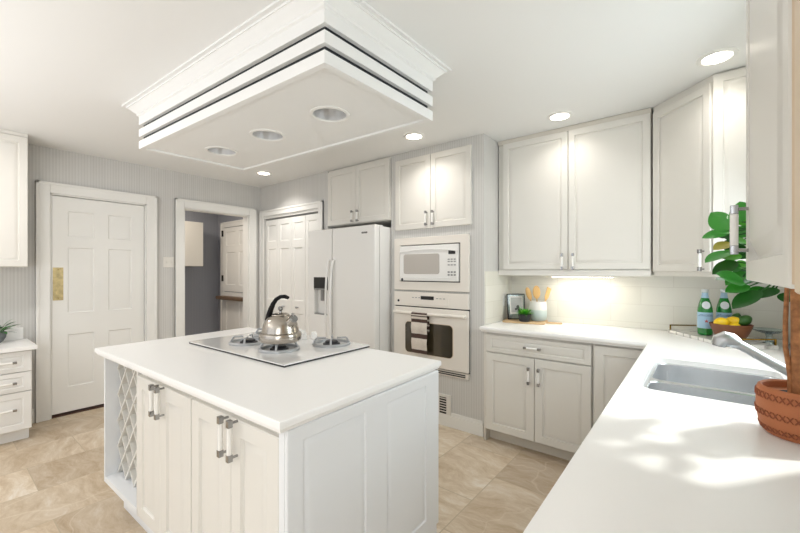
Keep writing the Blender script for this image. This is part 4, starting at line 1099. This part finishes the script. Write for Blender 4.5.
lemon('yellow lemon low in the wooden bowl between the other fruit', (0.155, 2.938, TZ + 0.082), R(60), R(80), s=0.9)
lemon('dark green lime at the right of the wooden bowl', (0.203, 3.008, TZ + 0.120), R(38), R(60), M_LIME, 'lime', 'lime', 0.95)
lemon('small green lime tipped up at the back of the bowl', (0.168, 3.068, TZ + 0.124), R(30), R(28), M_LIME, 'lime', 'lime', 0.8)
gd = thing('glass_dish', 'clear glass dish beside the plant trunk in the corner', 'dish', (0.318, 3.13, 0.9003), 0)
b = MB(); b.lathe([(0.030, 0), (0.034, 0.003), (0.02, 0.01), (0.012, 0.04), (0.018, 0.058), (0.05, 0.068), (0.082, 0.082), (0.0815, 0.085), (0.05, 0.072), (0.0, 0.066)], M_GLASSD, seg=40, cap1=False); b.build('glass', gd)

# ------------------------------------------------------------------ big potted rubber plant
pt = thing('potted_rubber_plant', 'leafy green rubber plant in a terracotta pot at the right', 'plant', (0.2125, 1.432, 0.9003))
PR = 0.133
b = MB(); b.lathe([(0.074, 0), (0.082, 0.007), (0.089, 0.030), (0.094, 0.065), (0.093, 0.108), (0.090, 0.122), (0.085, 0.126), (0.080, 0.122), (0.081, 0.106), (0.0, 0.100)], M_TERRA, seg=56, cap1=False); po = b.build('pot', pt)
def band(z0, z1, r0, n, name):
    b = MB()
    for k in range(n):
        a0 = 2 * PI * k / n; a1 = 2 * PI * (k + 0.75) / n
        for (za, zb) in ((z0, z1), (z1, z0)):
            pts = [((r0(zz) + 0.001) * math.cos(a0 + (a1 - a0) * u), (r0(zz) + 0.001) * math.sin(a0 + (a1 - a0) * u), zz) for u, zz in ((0, za), (0.5, (za + zb) / 2), (1, zb))]
            b.tube(pts, 0.0016, M_TERRAD, 5)
    return b.build(name, po)
band(0.096, 0.112, lambda z: 0.0932 - max(0, z - 0.108) * 0.2, 40, 'rope_band'); band(0.050, 0.066, lambda z: 0.089 + (z - 0.030) * 0.143, 40, 'rope_band'); band(0.012, 0.024, lambda z: 0.082 + (z - 0.007) * 0.304, 40, 'rope_band')
b = MB(); b.lathe([(0.0805, 0.1005), (0.06, 0.104), (0.0, 0.106)], M_SOIL, seg=40, cap0=False); b.build('soil', pt)
b = MB(); b.lathe([(0.120, 0), (0.120, 0.0)], M_TERRA, seg=8) if False else None
ox, oy, oz = 0.2125, 1.432, 0.9003
def L_(x, y, z): return (x - ox, y - oy, z - oz)
b = MB(); b.tube([L_(0.203, 1.432, 1.0), L_(0.2045, 1.436, 1.08), L_(0.206, 1.442, 1.18), L_(0.206, 1.455, 1.28), L_(0.208, 1.52, 1.38), L_(0.20, 1.63, 1.50), L_(0.195, 1.66, 1.58)], [0.020, 0.018, 0.018, 0.017, 0.015, 0.011, 0.006], M_BARK, 12); b.build('trunk', pt)
br = MB()
br.tube([L_(0.186, 1.425, 1.0), L_(0.186, 1.432, 1.06), L_(0.178, 1.438, 1.13), L_(0.179, 1.445, 1.20), L_(0.188, 1.49, 1.30)], [0.006, 0.006, 0.0055, 0.0055, 0.005], M_BARK, 8)
F_ = 378.0; cs, sn = math.cos(R(38.5)), math.sin(R(38.5))
def PY(px, py, Y):   # the point on the plane y=Y seen in that direction, for reading positions off the photograph
    a = (px - 400) / F_; r_ = (-sn + a * cs, cs + a * sn, -(py - 271) / F_); t_ = Y / r_[1]
    return Vector((r_[0] * t_, Y, 1.333 + r_[2] * t_))
fo = MB()
leaves = [((729, 230), (711, 213), 1.62, 1.64, .050, M_LEAF), ((730, 232), (703, 237), 1.62, 1.60, .042, M_LEAF), ((734, 236), (712, 232), 1.66, 1.66, .040, M_LEAFD),
          ((732, 243), (714, 249), 1.64, 1.62, .045, M_LEAFY), ((732, 251), (706, 261), 1.60, 1.56, .050, M_LEAF), ((742, 256), (718, 256), 1.62, 1.60, .048, M_LEAF2),
          ((738, 262), (713, 273), 1.64, 1.62, .046, M_LEAFD), ((745, 284), (718, 273), 1.58, 1.55, .050, M_LEAF), ((732, 281), (716, 279), 1.66, 1.64, .036, M_LEAFD),
          ((750, 286), (726, 291), 1.60, 1.58, .046, M_LEAF), ((762, 291), (733, 307), 1.58, 1.55, .056, M_LEAFD), ((776, 288), (762, 297), 1.60, 1.58, .052, M_LEAFD),
          ((742, 222), (739, 202), 1.66, 1.68, .050, M_LEAF), ((748, 226), (741, 210), 1.70, 1.70, .046, M_LEAF2), ((750, 236), (736, 228), 1.68, 1.68, .044, M_LEAF),
          ((750, 245), (735, 240), 1.66, 1.64, .045, M_LEAF2), ((752, 266), (736, 266), 1.68, 1.66, .048, M_LEAF2), ((765, 280), (744, 276), 1.64, 1.62, .05, M_LEAFD),
          ((785, 286), (770, 284), 1.62, 1.60, .05, M_LEAF2), ((748, 272), (726, 284), 1.64, 1.62, .05, M_LEAF), ((790, 292), (786, 302), 1.58, 1.56, .04, M_LEAFD),
          ((742, 268), (720, 264), 1.66, 1.64, .046, M_LEAF), ((748, 258), (728, 246), 1.72, 1.72, .05, M_LEAFD), ((752, 282), (734, 272), 1.68, 1.66, .05, M_LEAFD), ((752, 216), (744, 226), 1.72, 1.70, .05, M_LEAF), ((770, 290), (748, 295), 1.62, 1.60, .045, M_LEAF),
          ((745, 250), (722, 243), 1.70, 1.70, .05, M_LEAFD), ((742, 240), (722, 226), 1.70, 1.70, .05, M_LEAFD)]
stemtop = Vector((0.20, 1.60, 1.40))
hub = [Vector((0.206, 1.585, 1.36)), Vector((0.203, 1.605, 1.42)), Vector((0.200, 1.63, 1.50))]
for (bp_, tp_, yb_, yt_, w_, m) in leaves:
    A = PY(*bp_, yb_); B = PY(*tp_, yt_)
    d = B - A; Ln = d.length
    nrm = Vector((-0.45 + random.uniform(-.25, .25), -0.65 + random.uniform(-.2, .2), 0.7))
    leaf(fo, A - Vector((ox, oy, oz)), d, nrm, Ln * 1.05, w_ * 1.2, m, droop=0.06)
    hb_ = min(hub, key=lambda v: (v - A).length)
    mid = (A + hb_) / 2 + Vector((0, 0, -0.012))
    br.tube([tuple(hb_ - Vector((ox, oy, oz))), tuple(mid - Vector((ox, oy, oz))), tuple(A - Vector((ox, oy, oz)))], [0.004, 0.003, 0.002], M_LEAFD, 6)
# the rest of the crown, up and round the trunk
for i in range(130):
    hb_ = Vector((0.20, 1.62, 1.40)).lerp(Vector((0.195, 1.66, 1.58)), random.random())
    a = random.uniform(0, 2 * PI); el = random.uniform(-0.3, 0.9)
    d = Vector((math.cos(a) * math.cos(el), math.sin(a) * math.cos(el), math.sin(el)))
    A = hb_ + d * random.uniform(0.04, 0.10); L = random.uniform(0.09, 0.13)
    A.x = min(A.x, 0.33); tip = A + d * L
    if tip.x > 0.40: d.x -= (tip.x - 0.40) / L
    if tip.y < 1.45 or A.y < 1.45 or tip.z < 1.30 or min(A.x / A.y, tip.x / tip.y) < 0.09: continue
    leaf(fo, A - Vector((ox, oy, oz)), d, (-0.2, -0.3, 0.9), L, random.uniform(.045, .06), random.choice((M_LEAF, M_LEAF, M_LEAFD, M_LEAF2)), droop=0.15)
    br.tube([tuple(hb_ - Vector((ox, oy, oz))), tuple(A - Vector((ox, oy, oz)))], 0.003, M_LEAFD, 6)
# low leaves on the window side of the trunk
for i in range(26):
    y = random.uniform(1.47, 1.70); x = random.uniform(0.165 * y, 0.35); z = random.uniform(1.12, 1.36)
    A = Vector((0.216, 1.475, z - 0.05)); Bp = Vector((x, y, z)); d = (Bp - A)
    d.z *= 0.5; d = d.normalized() + Vector((random.uniform(-.4, .4), random.uniform(-.3, .3), random.uniform(-.2, .2)))
    L = random.uniform(0.08, 0.11); d.normalize()
    if (Bp + d * L).x > 0.40: d.x = -abs(d.x) * 0.3
    if (Bp + d * L).x < 0.16 * (Bp + d * L).y or (Bp + d * L).y < 1.42: continue
    leaf(fo, Bp - Vector((ox, oy, oz)), d, (0.5, 0.4, 0.8), L, random.uniform(.04, .052), random.choice((M_LEAF, M_LEAF2, M_LEAFD)), droop=0.12)
    br.tube([tuple(A - Vector((ox, oy, oz))), tuple(Bp - Vector((ox, oy, oz)))], 0.003, M_LEAFD, 6)
br.build('branches', pt)
fo.build('foliage', pt)
